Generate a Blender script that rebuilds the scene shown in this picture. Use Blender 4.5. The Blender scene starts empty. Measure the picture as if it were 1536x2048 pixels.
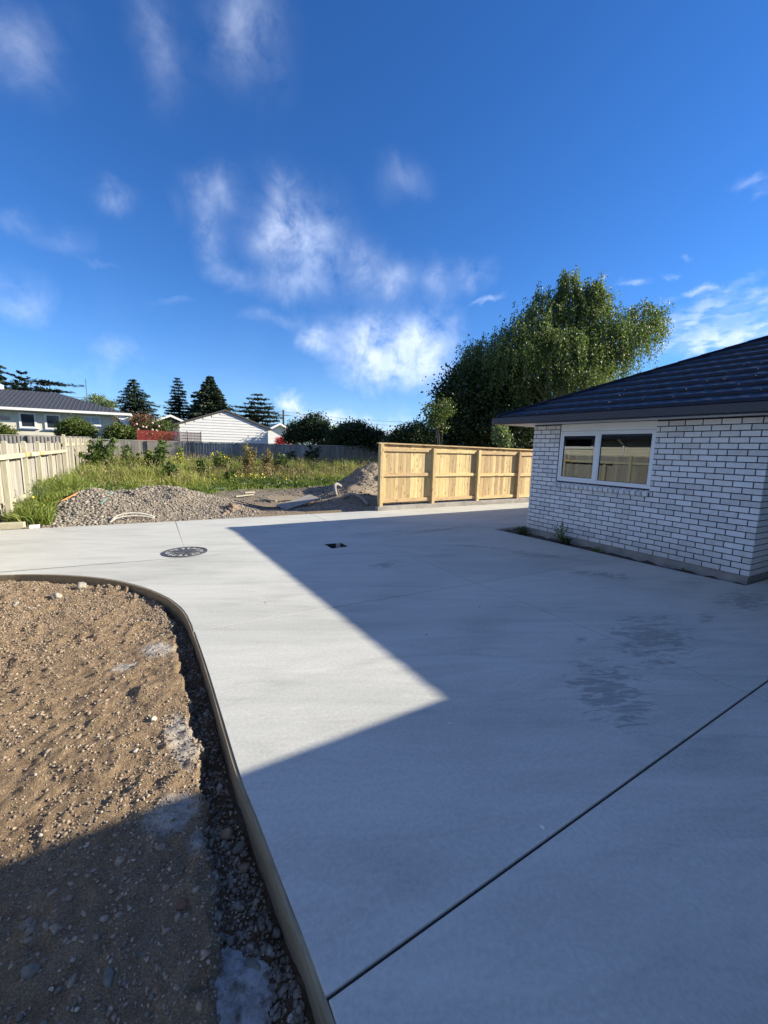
import bpy, bmesh, math, random
import numpy as np
from mathutils import Matrix, Vector
from mathutils import noise as mnoise
from mathutils.geometry import tessellate_polygon

random.seed(7)
RNG = np.random.default_rng(7)
S = bpy.context.scene
COL = S.collection
R = math.radians

# ------------------------------------------------------------------ camera
cam_d = bpy.data.cameras.new('camera')
cam = bpy.data.objects.new('camera', cam_d)
COL.objects.link(cam)
S.camera = cam
cam_d.sensor_fit = 'VERTICAL'
cam_d.sensor_height = 24.0
cam_d.sensor_width = 18.0
cam_d.lens = 24.0 * 835.94 / 2048.0
cam_d.clip_start = 0.05
cam_d.clip_end = 3000
CM = Matrix(((0.8732831, 0.0521536, -0.4844137), (-0.4865982, 0.1432990, -0.8617932), (0.0244704, 0.9883043, 0.1505185)))
cam.matrix_world = Matrix.Translation((0, 0, 1.65)) @ CM.to_4x4()

# ------------------------------------------------------------------ sun, sky, exposure
SUN_DIR = Vector((4.85, -2.08, 2.31)).normalized()
SUN_EL = math.asin(SUN_DIR.z)
SUN_AZ = math.atan2(SUN_DIR.x, SUN_DIR.y)
sun_d = bpy.data.lights.new('sun', 'SUN')
sun_d.energy = 5.0
sun_d.angle = R(0.55)
sun_d.color = (1.0, 0.91, 0.74)
sun = bpy.data.objects.new('sun', sun_d)
COL.objects.link(sun)
sun.rotation_euler = (-SUN_DIR).to_track_quat('-Z', 'Y').to_euler()
sun.location = (30, -12, 16)

S.view_settings.view_transform = 'Standard'
S.view_settings.look = 'None'
S.view_settings.exposure = 1.2
S.view_settings.gamma = 1.0
S.view_settings.use_curve_mapping = False

# c(3) U(3) V(3) strength, all in world directions: where each cloud hangs in the sky
CLOUDS = [(-0.123, 0.835, 0.537, 18.286, -1.641, 6.537, 8.133, 13.381, -19.392, 0.3),
(0.047, 0.804, 0.593, 29.558, -7.387, 7.301, 6.39, 10.595, -15.152, 0.22),
(0.17, 0.762, 0.625, 16.33, -6.026, 2.683, 5.656, 9.434, -13.234, 0.32),
(0.155, 0.757, 0.635, 20.898, -7.549, 3.647, 10.902, 18.22, -24.761, 0.15),
(-0.028, 0.914, 0.404, 34.702, 2.159, -3.088, -5.945, 21.909, -51.488, 0.42),
(0.131, 0.883, 0.45, 24.536, -6.059, 4.244, 8.422, 13.434, -29.513, 0.38),
(0.116, 0.914, 0.388, 33.9, -7.011, 5.621, 3.929, 6.123, -16.062, 0.36),
(0.159, 0.928, 0.336, 18.249, -2.043, -3.493, -6.733, 16.886, -45.053, 0.3),
(0.254, 0.855, 0.451, 26.115, -11.625, 6.69, 7.848, 7.111, -18.28, 0.5),
(0.247, 0.883, 0.399, 16.262, -5.554, 1.804, 4.333, 6.784, -18.171, 0.5),
(0.308, 0.868, 0.39, 13.139, -2.554, -5.049, -3.431, 6.53, -12.232, 0.55),
(0.292, 0.898, 0.33, 15.239, -5.617, 1.299, 6.585, 9.979, -34.094, 0.3),
(0.415, 0.834, 0.364, 22.476, -11.878, 0.843, 4.756, 7.371, -22.939, 0.42),
(0.478, 0.806, 0.349, 27.23, -16.677, 0.293, 6.264, 9.669, -31.821, 0.45),
(0.541, 0.769, 0.34, 25.506, -22.79, 9.907, 10.571, 2.144, -22.285, 0.42),
(0.596, 0.724, 0.347, 21.909, -17.888, -1.162, 7.217, 11.226, -36.759, 0.42),
(0.391, 0.831, 0.395, 44.065, -22.293, 2.063, 9.662, 15.166, -42.472, 0.2),
(0.475, 0.848, 0.237, 8.228, -4.784, 0.19, 2.542, 3.621, -18.877, 0.85),
(0.478, 0.862, 0.17, 10.187, -5.857, 0.26, 2.166, 2.803, -21.678, 0.85),
(0.557, 0.808, 0.193, 17.47, -12.345, 0.076, 2.543, 3.456, -23.102, 0.65),
(0.543, 0.802, 0.248, 12.563, -8.71, -0.008, 3.796, 5.501, -27.216, 0.5),
(0.333, 0.915, 0.229, 32.922, -12.9, 2.008, 6.42, 8.977, -47.593, 0.6),
(0.296, 0.951, 0.094, 26.584, -8.722, 1.216, 2.529, 2.48, -37.516, 1.0),
(0.35, 0.934, 0.072, 13.569, -5.295, 0.506, 2.194, 1.786, -40.163, 0.55),
(-0.047, 0.986, 0.163, 19.275, 0.348, 2.433, 3.863, 4.991, -31.308, 0.42),
(-0.083, 0.991, 0.106, 15.429, 0.997, 1.532, 3.287, 3.681, -35.489, 0.28),
(-0.182, 0.956, 0.231, 20.985, 5.016, -4.781, -6.179, 4.099, -22.819, 0.5),
(-0.172, 0.924, 0.342, 29.765, 2.116, 8.68, 11.949, 18.529, -45.491, 0.28),
(-0.105, 0.937, 0.335, 22.528, 0.342, 5.588, 11.721, 17.993, -48.357, 0.18),
(0.448, 0.739, 0.504, 20.349, -12.593, -0.053, 9.341, 15.225, -31.13, 0.2),
(0.631, 0.713, 0.305, 24.37, -25.754, 8.661, 63.945, 8.036, -156.019, 0.75),
(0.805, 0.503, 0.315, 22.532, -35.233, -2.393, 44.47, 40.891, -183.303, 0.6),
(0.835, 0.448, 0.319, 30.321, -53.893, -5.072, 47.233, 44.486, -190.337, 0.5),
(0.773, 0.541, 0.332, 27.643, -74.364, 54.585, 117.811, -73.595, -159.924, 0.5),
(0.864, 0.419, 0.281, 9.73, -22.596, 3.187, 39.063, -0.498, -122.794, 0.6),
(0.882, 0.369, 0.292, 11.492, -34.453, 8.109, 46.077, -13.999, -124.777, 0.6),
(0.867, 0.439, 0.236, 7.316, -15.735, 1.86, 14.136, 0.175, -54.134, 0.7),
(0.892, 0.369, 0.26, 7.116, -18.564, 1.465, 15.79, 1.48, -57.925, 0.6),
(0.889, 0.412, 0.199, 5.228, -11.795, 0.622, 9.985, 1.773, -50.291, 0.95),
(0.912, 0.344, 0.221, 9.275, -25.337, 0.437, 11.389, 3.241, -53.778, 0.9),
(0.837, 0.355, 0.416, 19.073, -40.44, -4.466, 38.99, 30.038, -105.488, 0.4),
(0.838, 0.43, 0.336, 48.928, -83.007, -18.068, 50.981, 81.315, -235.514, 0.3),
(0.456, 0.888, 0.059, 5.037, -2.669, 0.147, 1.4, 0.936, -31.047, 0.6),
(0.605, 0.785, 0.135, 11.693, -9.236, 0.042, 1.804, 2.181, -22.6, 0.5),
(0.201, 0.979, 0.044, 6.064, -1.325, 0.243, 1.866, 0.987, -41.243, 0.35),
(-0.148, 0.981, 0.125, 12.289, 1.56, 1.553, 6.152, 7.484, -56.183, 0.2),
(-0.054, 0.948, 0.314, 34.583, 2.364, -1.987, -8.81, 35.181, -111.489, 0.2),
(0.243, 0.931, 0.272, 15.987, -4.002, -1.177, -0.214, 17.091, -61.053, 0.25),
(0.043, 0.961, 0.273, 22.285, -2.186, 3.448, 19.36, 28.3, -107.187, 0.18)]
world = bpy.data.worlds.new('World')
S.world = world
world.use_nodes = True
wt = world.node_tree
wn, wl = wt.nodes, wt.links
for n in list(wn):
    wn.remove(n)


def wnode(t, **kw):
    n = wn.new(t)
    for k, v in kw.items():
        setattr(n, k, v)
    return n


def wmath(op, a, b=None, c=None, clamp=False):
    n = wnode('ShaderNodeMath', operation=op)
    n.use_clamp = clamp
    for i, x in enumerate((a, b, c)):
        if x is None:
            continue
        if isinstance(x, (int, float)):
            n.inputs[i].default_value = x
        else:
            wl.new(x, n.inputs[i])
    return n.outputs[0]


def wvec(op, a, b):
    n = wnode('ShaderNodeVectorMath', operation=op)
    for i, x in enumerate((a, b)):
        if isinstance(x, (tuple, list)):
            n.inputs[i].default_value = x
        else:
            wl.new(x, n.inputs[i])
    return n.outputs['Value'] if op == 'DOT_PRODUCT' else n.outputs[0]


wtc = wnode('ShaderNodeTexCoord')
wdir = wtc.outputs['Generated']
sky = wnode('ShaderNodeTexSky', sky_type='NISHITA')
sky.sun_disc = False
sky.sun_elevation = SUN_EL
sky.sun_rotation = SUN_AZ
sky.altitude = 0
sky.air_density = 1.0
sky.dust_density = 0.0
sky.ozone_density = 4.0
hsv = wnode('ShaderNodeHueSaturation')
hsv.inputs['Saturation'].default_value = 1.12
hsv.inputs['Value'].default_value = 1.0
wl.new(sky.outputs[0], hsv.inputs['Color'])
# clouds
nz1 = wnode('ShaderNodeTexNoise')
nz1.inputs['Scale'].default_value = 7.5
nz1.inputs['Detail'].default_value = 6
nz1.inputs['Roughness'].default_value = 0.55
nz1.inputs['Distortion'].default_value = 0.6
wl.new(wdir, nz1.inputs['Vector'])
warp = wvec('MULTIPLY', wvec('SUBTRACT', nz1.outputs['Color'], (0.5, 0.5, 0.5)), (0.10, 0.10, 0.10))
wd2 = wvec('ADD', wdir, warp)
total = None
for c in CLOUDS:
    q = wvec('SUBTRACT', wd2, c[0:3])
    a = wvec('DOT_PRODUCT', q, c[3:6])
    b = wvec('DOT_PRODUCT', q, c[6:9])
    r2 = wmath('ADD', wmath('MULTIPLY', a, a), wmath('MULTIPLY', b, b))
    e = wmath('MULTIPLY', wmath('POWER', 2.718, wmath('MULTIPLY', r2, -1.15)), c[9] * (0.46 if c[9] < 0.6 else 0.68))
    total = e if total is None else wmath('ADD', total, e)
nz2 = wnode('ShaderNodeTexNoise')
nz2.inputs['Scale'].default_value = 15.0
nz2.inputs['Detail'].default_value = 9
nz2.inputs['Roughness'].default_value = 0.64
nz2.inputs['Distortion'].default_value = 0.25
wmp = wnode('ShaderNodeMapping')
wmp.inputs['Scale'].default_value = (1, 1, 1.0)
wl.new(wdir, wmp.inputs['Vector'])
wl.new(wmp.outputs[0], nz2.inputs['Vector'])
detail = wmath('SUBTRACT', wmath('MULTIPLY', nz2.outputs['Fac'], 4.2), 1.15)
# ripples of a mackerel cloud
nz3 = wnode('ShaderNodeTexNoise')
nz3.inputs['Scale'].default_value = 42.0
nz3.inputs['Detail'].default_value = 4
wmp3 = wnode('ShaderNodeMapping')
wmp3.inputs['Scale'].default_value = (0.55, 0.55, 1.6)
wl.new(wdir, wmp3.inputs['Vector'])
wl.new(wmp3.outputs[0], nz3.inputs['Vector'])
ripple = wmath('MULTIPLY', wmath('SUBTRACT', nz3.outputs['Fac'], 0.41), 7.0, clamp=True)
side = wmath('MULTIPLY', wmath('SUBTRACT', wvec('DOT_PRODUCT', wdir, (0.873, -0.487, 0.0)), 0.38), 9.0, clamp=True)
detail = wmath('ADD', wmath('MULTIPLY', detail, wmath('SUBTRACT', 1.0, wmath('MULTIPLY', side, 0.7))),
               wmath('MULTIPLY', wmath('MULTIPLY', side, ripple), 0.85))
alpha = wmath('MULTIPLY', total, detail, clamp=True)
alpha = wmath('MINIMUM', alpha, 0.8)
# unseen broken cloud added behind the camera and sunward to whiten the shade
fwd = wvec('DOT_PRODUCT', wdir, (0.487, 0.873, 0.0))
behind = wmath('MULTIPLY', wmath('SUBTRACT', 0.42, fwd), 1.7, clamp=True)
sunny = wmath('MULTIPLY', wmath('SUBTRACT', wvec('DOT_PRODUCT', wdir, tuple(SUN_DIR)), 0.80), 7.0, clamp=True)
cover = wmath('MULTIPLY', wmath('MAXIMUM', behind, sunny), wmath('MULTIPLY', wmath('SUBTRACT', nz2.outputs['Fac'], 0.36), 1.55, clamp=True))
alpha = wmath('MAXIMUM', alpha, cover)
# pale veil close to the horizon
sep = wnode('ShaderNodeSeparateXYZ')
wl.new(wdir, sep.inputs[0])
up = wmath('MAXIMUM', sep.outputs['Z'], 0.0)
veil = wmath('MULTIPLY', wmath('POWER', 2.718, wmath('MULTIPLY', up, -11.0)), 0.34)
alpha = wmath('MAXIMUM', alpha, veil)
cm = wnode('ShaderNodeMix', data_type='RGBA')
sh = wnode('ShaderNodeMix', data_type='RGBA')
wl.new(wmath('MULTIPLY', wmath('SUBTRACT', nz1.outputs['Fac'], 0.35), 2.6, clamp=True), sh.inputs[0])
sh.inputs[6].default_value = (4.2, 5.1, 7.0, 1)
sh.inputs[7].default_value = (6.5, 6.9, 7.6, 1)
wl.new(alpha, cm.inputs[0])
tn = wnode('ShaderNodeMix', data_type='RGBA', blend_type='MULTIPLY')
tn.inputs[0].default_value = 1.0
wl.new(hsv.outputs[0], tn.inputs[6])
tn.inputs[7].default_value = (0.42, 0.66, 0.95, 1)
wl.new(tn.outputs[2], cm.inputs[6])
wl.new(sh.outputs[2], cm.inputs[7])
bg = wnode('ShaderNodeBackground')
bg.inputs['Strength'].default_value = 0.085
wl.new(cm.outputs[2], bg.inputs['Color'])
wo = wnode('ShaderNodeOutputWorld')
wl.new(bg.outputs[0], wo.inputs[0])

# ------------------------------------------------------------------ helpers
MESHES = {}


def link(o, parent=None):
    COL.objects.link(o)
    if parent is not None:
        o.parent = parent
    return o


def tag(o, label=None, cat=None, group=None, kind=None):
    if label:
        o['label'] = label
    if cat:
        o['category'] = cat
    if group:
        o['group'] = group
    if kind:
        o['kind'] = kind
    return o


def empty(name, loc=(0, 0, 0), rz=0.0, parent=None):
    o = bpy.data.objects.new(name, None)
    o.empty_display_size = 0.3
    o.location = loc
    o.rotation_euler = (0, 0, rz)
    return link(o, parent)


def np_mesh(name, V, F, mat, parent=None, smooth=False, tint=None, loc=None):
    """V (n,3), F (m,k) with one k, or list of such arrays."""
    V = np.asarray(V, dtype=np.float32)
    Fs = F if isinstance(F, list) and isinstance(F[0], np.ndarray) and F[0].ndim == 2 else [F]
    Fs = [np.asarray(f, dtype=np.int32) for f in Fs if len(f)]
    me = bpy.data.meshes.new(name)
    me.vertices.add(len(V))
    me.vertices.foreach_set('co', V.ravel())
    nl = sum(f.size for f in Fs)
    nf = sum(len(f) for f in Fs)
    me.loops.add(nl)
    me.polygons.add(nf)
    me.loops.foreach_set('vertex_index', np.concatenate([f.ravel() for f in Fs]))
    st, s0 = [], 0
    for f in Fs:
        st.append(s0 + np.arange(len(f)) * f.shape[1])
        s0 += f.size
    me.polygons.foreach_set('loop_start', np.concatenate(st).astype(np.int32))
    if smooth:
        me.polygons.foreach_set('use_smooth', np.ones(nf, dtype=bool))
    me.update(calc_edges=True)
    if tint is not None:
        at = me.attributes.new('tint', 'FLOAT', 'POINT')
        at.data.foreach_set('value', np.asarray(tint, dtype=np.float32))
    me.materials.append(mat)
    o = bpy.data.objects.new(name, me)
    if loc is not None:
        o.location = loc
    return link(o, parent)


class MB:
    """collects boxes, prisms and tubes in one bmesh"""

    def __init__(self):
        self.bm = bmesh.new()

    def box(self, lo, hi, bevel=0.0, mat=None):
        x0, y0, z0 = lo
        x1, y1, z1 = hi
        c = ((x0 + x1) / 2, (y0 + y1) / 2, (z0 + z1) / 2)
        M = Matrix.Translation(c) @ Matrix.Diagonal((x1 - x0, y1 - y0, z1 - z0, 1))
        if mat is not None:
            M = mat @ M
        r = bmesh.ops.create_cube(self.bm, size=1.0, matrix=M)
        if bevel:
            ed = list({e for v in r['verts'] for e in v.link_edges})
            bmesh.ops.bevel(self.bm, geom=ed, offset=bevel, segments=1, affect='EDGES', profile=0.5)
        return self

    def poly(self, pts, faces):
        vs = [self.bm.verts.new(p) for p in pts]
        for f in faces:
            self.bm.faces.new([vs[i] for i in f])
        return self

    def prism(self, outline, axis, a0, a1):
        """outline: 2D points, extruded along axis 'x','y' or 'z' from a0 to a1"""
        def p3(p, a):
            if axis == 'x':
                return (a, p[0], p[1])
            if axis == 'y':
                return (p[0], a, p[1])
            return (p[0], p[1], a)
        A = [self.bm.verts.new(p3(p, a0)) for p in outline]
        B = [self.bm.verts.new(p3(p, a1)) for p in outline]
        n = len(outline)
        self.bm.faces.new(A)
        self.bm.faces.new(B[::-1])
        for i in range(n):
            j = (i + 1) % n
            self.bm.faces.new((A[j], A[i], B[i], B[j]))
        return self

    def tube(self, pts, r, n=8, taper=None, cap=True):
        pts = [Vector(p) for p in pts]
        rings = []
        up = Vector((0, 0, 1))
        for i, p in enumerate(pts):
            d = (pts[min(i + 1, len(pts) - 1)] - pts[max(i - 1, 0)]).normalized()
            s = d.cross(up)
            if s.length < 1e-3:
                s = d.cross(Vector((1, 0, 0)))
            s.normalize()
            t = s.cross(d).normalized()
            rr = r if taper is None else r + (taper - r) * i / (len(pts) - 1)
            rings.append([self.bm.verts.new(p + (s * math.cos(2 * math.pi * k / n) + t * math.sin(2 * math.pi * k / n)) * rr) for k in range(n)])
        for a, b in zip(rings, rings[1:]):
            for k in range(n):
                self.bm.faces.new((a[k], a[(k + 1) % n], b[(k + 1) % n], b[k]))
        if cap:
            self.bm.faces.new(rings[0][::-1])
            self.bm.faces.new(rings[-1])
        return self

    def build(self, name, mat, parent=None, smooth=False, loc=None):
        bmesh.ops.recalc_face_normals(self.bm, faces=self.bm.faces)
        me = bpy.data.meshes.new(name)
        self.bm.to_mesh(me)
        self.bm.free()
        if smooth:
            for p in me.polygons:
                p.use_smooth = True
        me.materials.append(mat)
        o = bpy.data.objects.new(name, me)
        if loc is not None:
            o.location = loc
        return link(o, parent)


def inst(name, me, parent, loc=(0, 0, 0), rot=(0, 0, 0), scale=(1, 1, 1)):
    o = bpy.data.objects.new(name, me)
    o.location = loc
    o.rotation_euler = rot
    o.scale = scale
    return link(o, parent)


# ------------------------------------------------------------------ materials
def new_mat(name):
    m = bpy.data.materials.new(name)
    m.use_nodes = True
    nt = m.node_tree
    for n in list(nt.nodes):
        nt.nodes.remove(n)
    return m, nt


class NT:
    def __init__(self, name):
        self.m, self.nt = new_mat(name)
        self.out = self.n('ShaderNodeOutputMaterial')
        self.tc = self.n('ShaderNodeTexCoord')
        self.geo = self.n('ShaderNodeNewGeometry')
        self.pos = self.geo.outputs['Position']
        self.obj = self.tc.outputs['Object']

    def n(self, t, **kw):
        x = self.nt.nodes.new(t)
        for k, v in kw.items():
            setattr(x, k, v)
        return x

    def l(self, a, b):
        self.nt.links.new(a, b)

    def mapping(self, vec, scale=(1, 1, 1), rot=(0, 0, 0), loc=(0, 0, 0)):
        m = self.n('ShaderNodeMapping')
        m.inputs['Scale'].default_value = scale
        m.inputs['Rotation'].default_value = rot
        m.inputs['Location'].default_value = loc
        self.l(vec, m.inputs['Vector'])
        return m.outputs[0]

    def noise(self, vec, scale, detail=4, rough=0.55, dist=0.0, color=False):
        t = self.n('ShaderNodeTexNoise')
        t.inputs['Scale'].default_value = scale
        t.inputs['Detail'].default_value = detail
        t.inputs['Roughness'].default_value = rough
        t.inputs['Distortion'].default_value = dist
        self.l(vec, t.inputs['Vector'])
        return t.outputs['Color' if color else 'Fac']

    def voro(self, vec, scale, feature='F1', out='Distance', rnd=1.0):
        t = self.n('ShaderNodeTexVoronoi', feature=feature)
        t.inputs['Scale'].default_value = scale
        t.inputs['Randomness'].default_value = rnd
        self.l(vec, t.inputs['Vector'])
        return t.outputs[out]

    def math(self, op, a, b=None, c=None, clamp=False):
        x = self.n('ShaderNodeMath', operation=op)
        x.use_clamp = clamp
        for i, v in enumerate((a, b, c)):
            if v is None:
                continue
            if isinstance(v, (int, float)):
                x.inputs[i].default_value = v
            else:
                self.l(v, x.inputs[i])
        return x.outputs[0]

    def ramp(self, fac, stops, interp='LINEAR'):
        r = self.n('ShaderNodeValToRGB')
        r.color_ramp.interpolation = interp
        el = r.color_ramp.elements
        while len(el) < len(stops):
            el.new(0.5)
        for e, (p, c) in zip(el, stops):
            e.position = p
            e.color = (*c, 1) if len(c) == 3 else c
        self.l(fac, r.inputs[0])
        return r.outputs[0]

    def sstep(self, v, lo, hi):
        x = self.n('ShaderNodeMapRange')
        x.interpolation_type = 'SMOOTHSTEP'
        x.inputs[1].default_value = lo
        x.inputs[2].default_value = hi
        self.l(v, x.inputs[0])
        return x.outputs[0]

    def mix(self, fac, a, b, mode='MIX'):
        x = self.n('ShaderNodeMix', data_type='RGBA', blend_type=mode)
        for i, v in ((0, fac), (6, a), (7, b)):
            if isinstance(v, (int, float)):
                x.inputs[i].default_value = v
            elif isinstance(v, tuple):
                x.inputs[i].default_value = (*v, 1)
            else:
                self.l(v, x.inputs[i])
        return x.outputs[2]

    def bump(self, h, strength=0.5, dist=0.01, normal=None):
        b = self.n('ShaderNodeBump')
        b.inputs['Strength'].default_value = strength
        b.inputs['Distance'].default_value = dist
        self.l(h, b.inputs['Height'])
        if normal is not None:
            self.l(normal, b.inputs['Normal'])
        return b.outputs[0]

    def bsdf(self, color, rough=0.8, normal=None, metallic=0.0, spec=None, **kw):
        b = self.n('ShaderNodeBsdfPrincipled')
        for k, v in (('Base Color', color), ('Roughness', rough), ('Metallic', metallic)):
            if isinstance(v, (int, float)):
                b.inputs[k].default_value = v
            elif isinstance(v, tuple):
                b.inputs[k].default_value = (*v, 1)
            else:
                self.l(v, b.inputs[k])
        if spec is not None:
            b.inputs['Specular IOR Level'].default_value = spec
        if normal is not None:
            self.l(normal, b.inputs['Normal'])
        self.l(b.outputs[0], self.out.inputs[0])
        return b

    def blob(self, cx, cy, rx, ry, ang=0.0):
        """soft elliptical patch on the ground, 1 in its middle"""
        v = self.mapping(self.pos, loc=(-cx, -cy, 0))
        v = self.mapping(v, rot=(0, 0, -ang), scale=(1, 1, 1))
        s = self.n('ShaderNodeSeparateXYZ')
        self.l(v, s.inputs[0])
        a = self.math('MULTIPLY', s.outputs[0], 1 / rx)
        b = self.math('MULTIPLY', s.outputs[1], 1 / ry)
        r2 = self.math('ADD', self.math('MULTIPLY', a, a), self.math('MULTIPLY', b, b))
        return self.math('POWER', 2.718, self.math('MULTIPLY', r2, -1.0))


def rnd_out(t):
    oi = t.n('ShaderNodeObjectInfo')
    return oi.outputs['Random']


def plain(name, color, rough=0.6, var=0.12, scale=3.0, metallic=0.0, bump=0.0, bscale=60, spec=None):
    t = NT(name)
    f = t.noise(t.pos, scale, 5)
    lo = tuple(c * (1 - var) for c in color)
    hi = tuple(min(1, c * (1 + var)) for c in color)
    col = t.ramp(f, [(0.3, lo), (0.7, hi)])
    nrm = t.bump(t.noise(t.pos, bscale, 4), bump, 0.004) if bump else None
    t.bsdf(col, rough, nrm, metallic, spec)
    return t.m


def mat_concrete():
    t = NT('broomed_concrete')
    big = t.noise(t.mapping(t.pos, (0.35, 0.9, 1)), 1.0, 5, 0.6, 0.8)
    rp = t.mapping(t.pos, rot=(0, 0, R(24)))
    streak = t.noise(t.mapping(rp, (0.5, 2.6, 1)), 1.5, 6, 0.64, 1.6)
    fine = t.noise(t.pos, 45, 5, 0.7)
    spk = t.voro(t.pos, 38)
    f = t.math('ADD', t.math('MULTIPLY', big, 0.45), t.math('MULTIPLY', streak, 0.55))
    col = t.ramp(f, [(0.34, (0.315, 0.315, 0.283)), (0.47, (0.43, 0.43, 0.385)), (0.62, (0.50, 0.50, 0.45))])
    col = t.mix(0.28, col, t.ramp(fine, [(0.3, (0.25, 0.25, 0.25)), (0.7, (0.62, 0.62, 0.60))]), 'MIX')
    pit = t.math('MULTIPLY', t.math('LESS_THAN', spk, 0.06), t.math('GREATER_THAN', t.noise(t.pos, 9, 2), 0.60))
    col = t.mix(t.math('MULTIPLY', pit, 0.45), col, (0.10, 0.10, 0.10))
    # damp trowel patches
    damp = None
    for b in ((3.95, 1.95, 0.62, 0.34, R(20)), (2.75, 1.6, 0.46, 0.27, R(35)), (5.35, 3.4, 0.45, 0.22, R(-50)),
              (5.45, 4.5, 0.5, 0.16, R(-50)), (2.9, 5.05, 0.30, 0.16, 0.2), (6.0, 2.0, 0.55, 0.25, 0.1), (5.0, 1.95, 0.22, 0.08, 0.2),
              (4.9, 5.4, 0.5, 0.12, R(-40)), (5.2, 6.9, 1.0, 0.12, 0.1), (3.3, 2.2, 0.1, 0.06, 0.3)):
        q = t.blob(*b)
        damp = q if damp is None else t.math('MAXIMUM', damp, q)
    tex = t.noise(t.mapping(rp, (1.0, 3.6, 1)), 5.0, 7, 0.72, 0.9)
    dm = t.math('MULTIPLY', t.sstep(t.math('ADD', t.math('MULTIPLY', damp, 0.75), t.math('MULTIPLY', t.math('SUBTRACT', tex, 0.5), 4.2)), 0.30, 0.75), t.sstep(damp, 0.06, 0.4))
    col = t.mix(t.math('MULTIPLY', dm, 0.62), col, (0.16, 0.165, 0.155))
    wide = t.sstep(t.noise(t.mapping(rp, (0.6, 1.3, 1), (0, 0, 0), (4, 9, 0)), 0.9, 5, 0.6, 0.6), 0.42, 0.66)
    col = t.mix(t.math('MULTIPLY', wide, 0.20), col, (0.24, 0.25, 0.235))
    # cement dust and pale slurry marks
    pale = t.sstep(t.noise(t.mapping(t.pos, (0.8, 2.2, 1), (0, 0, R(15)), (7, 3, 0)), 2.1, 6, 0.7, 1.2), 0.60, 0.76)
    col = t.mix(t.math('MULTIPLY', pale, 0.35), col, (0.60, 0.60, 0.585))
    h = t.math('ADD', t.math('MULTIPLY', fine, 0.4), t.math('MULTIPLY', streak, 0.6))
    nrm = t.bump(fine, 0.20, 0.003, t.bump(h, 0.10, 0.006))
    rough = t.math('SUBTRACT', 0.82, t.math('MULTIPLY', dm, 0.18))
    t.bsdf(col, rough, nrm, spec=0.35)
    return t.m


def mat_dirt():
    t = NT('bare_dirt')
    big = t.noise(t.pos, 1.1, 5, 0.6, 0.5)
    mid = t.noise(t.pos, 9, 6, 0.65, 0.4)
    gr = t.voro(t.pos, 110, out='Color')
    g2 = t.noise(t.pos, 150, 4, 0.7)
    col = t.ramp(big, [(0.3, (0.225, 0.145, 0.082)), (0.5, (0.29, 0.197, 0.115)), (0.7, (0.28, 0.208, 0.132))])
    col = t.mix(0.45, col, t.ramp(mid, [(0.3, (0.18, 0.112, 0.062)), (0.7, (0.37, 0.268, 0.17))]))
    bw = t.n('ShaderNodeRGBToBW')
    t.l(gr, bw.inputs[0])
    col = t.mix(0.16, col, t.ramp(bw.outputs[0], [(0.1, (0.12, 0.08, 0.05)), (0.5, (0.26, 0.19, 0.12)), (0.9, (0.50, 0.41, 0.29))]))
    col = t.mix(0.5, col, t.ramp(t.noise(t.pos, 170, 3, 0.75), [(0.34, (0.05, 0.034, 0.020)), (0.5, (0.25, 0.175, 0.108)), (0.66, (0.47, 0.38, 0.26))]))
    pale = None
    for b in ((-0.02, 3.75, 0.14, 0.22, 0.3), (0.08, 2.5, 0.10, 0.35, 0.1), (0.12, 1.75, 0.08, 0.10, 0), (-1.15, 3.4, 0.2, 0.15, 0),
              (-0.25, 3.55, 0.12, 0.1, 0), (0.0, 1.95, 0.15, 0.12, 0.5)):
        q = t.blob(*b)
        pale = q if pale is None else t.math('MAXIMUM', pale, q)
    pm = t.sstep(t.math('MULTIPLY', pale, t.math('MULTIPLY', t.noise(t.pos, 22, 6, 0.75), 1.9)), 0.35, 0.75)
    col = t.mix(t.math('MULTIPLY', pm, 0.75), col, (0.52, 0.49, 0.44))
    # trench shade put into the colour: soil darkens with depth
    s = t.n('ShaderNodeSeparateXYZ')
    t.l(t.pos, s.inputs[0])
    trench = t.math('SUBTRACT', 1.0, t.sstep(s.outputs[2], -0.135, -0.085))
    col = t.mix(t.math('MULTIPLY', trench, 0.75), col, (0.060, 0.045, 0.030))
    h = t.math('ADD', t.math('MULTIPLY', t.voro(t.pos, 60), 0.8), t.math('MULTIPLY', g2, 0.9))
    n1 = t.bump(h, 0.9, 0.012)
    n2 = t.bump(t.noise(t.pos, 26, 6, 0.75), 0.9, 0.024, n1)
    clump = t.sstep(t.noise(t.pos, 14, 6, 0.72, 0.5), 0.36, 0.56)
    col = t.mix(t.math('MULTIPLY', t.math('SUBTRACT', 1.0, clump), 0.32), col, (0.085, 0.056, 0.033))
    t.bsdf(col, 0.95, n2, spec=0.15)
    return t.m


def mat_field():
    t = NT('field_soil')
    big = t.noise(t.pos, 0.6, 5, 0.6, 0.5)
    gr = t.voro(t.pos, 16, out='Color')
    bw = t.n('ShaderNodeRGBToBW')
    t.l(gr, bw.inputs[0])
    col = t.ramp(big, [(0.35, (0.15, 0.105, 0.07)), (0.6, (0.25, 0.20, 0.145))])
    col = t.mix(0.4, col, t.ramp(bw.outputs[0], [(0.1, (0.12, 0.10, 0.08)), (0.9, (0.38, 0.33, 0.27))]))
    gm = t.sstep(t.noise(t.pos, 1.7, 5, 0.6), 0.47, 0.60)
    s = t.n('ShaderNodeSeparateXYZ')
    t.l(t.pos, s.inputs[0])
    gy = t.sstep(s.outputs[1], 13.0, 17.0)
    col = t.mix(t.math('MULTIPLY', gm, gy), col, (0.07, 0.095, 0.025))
    n1 = t.bump(t.noise(t.pos, 30, 6, 0.7), 0.8, 0.03)
    t.bsdf(col, 0.95, n1, spec=0.1)
    return t.m


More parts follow.
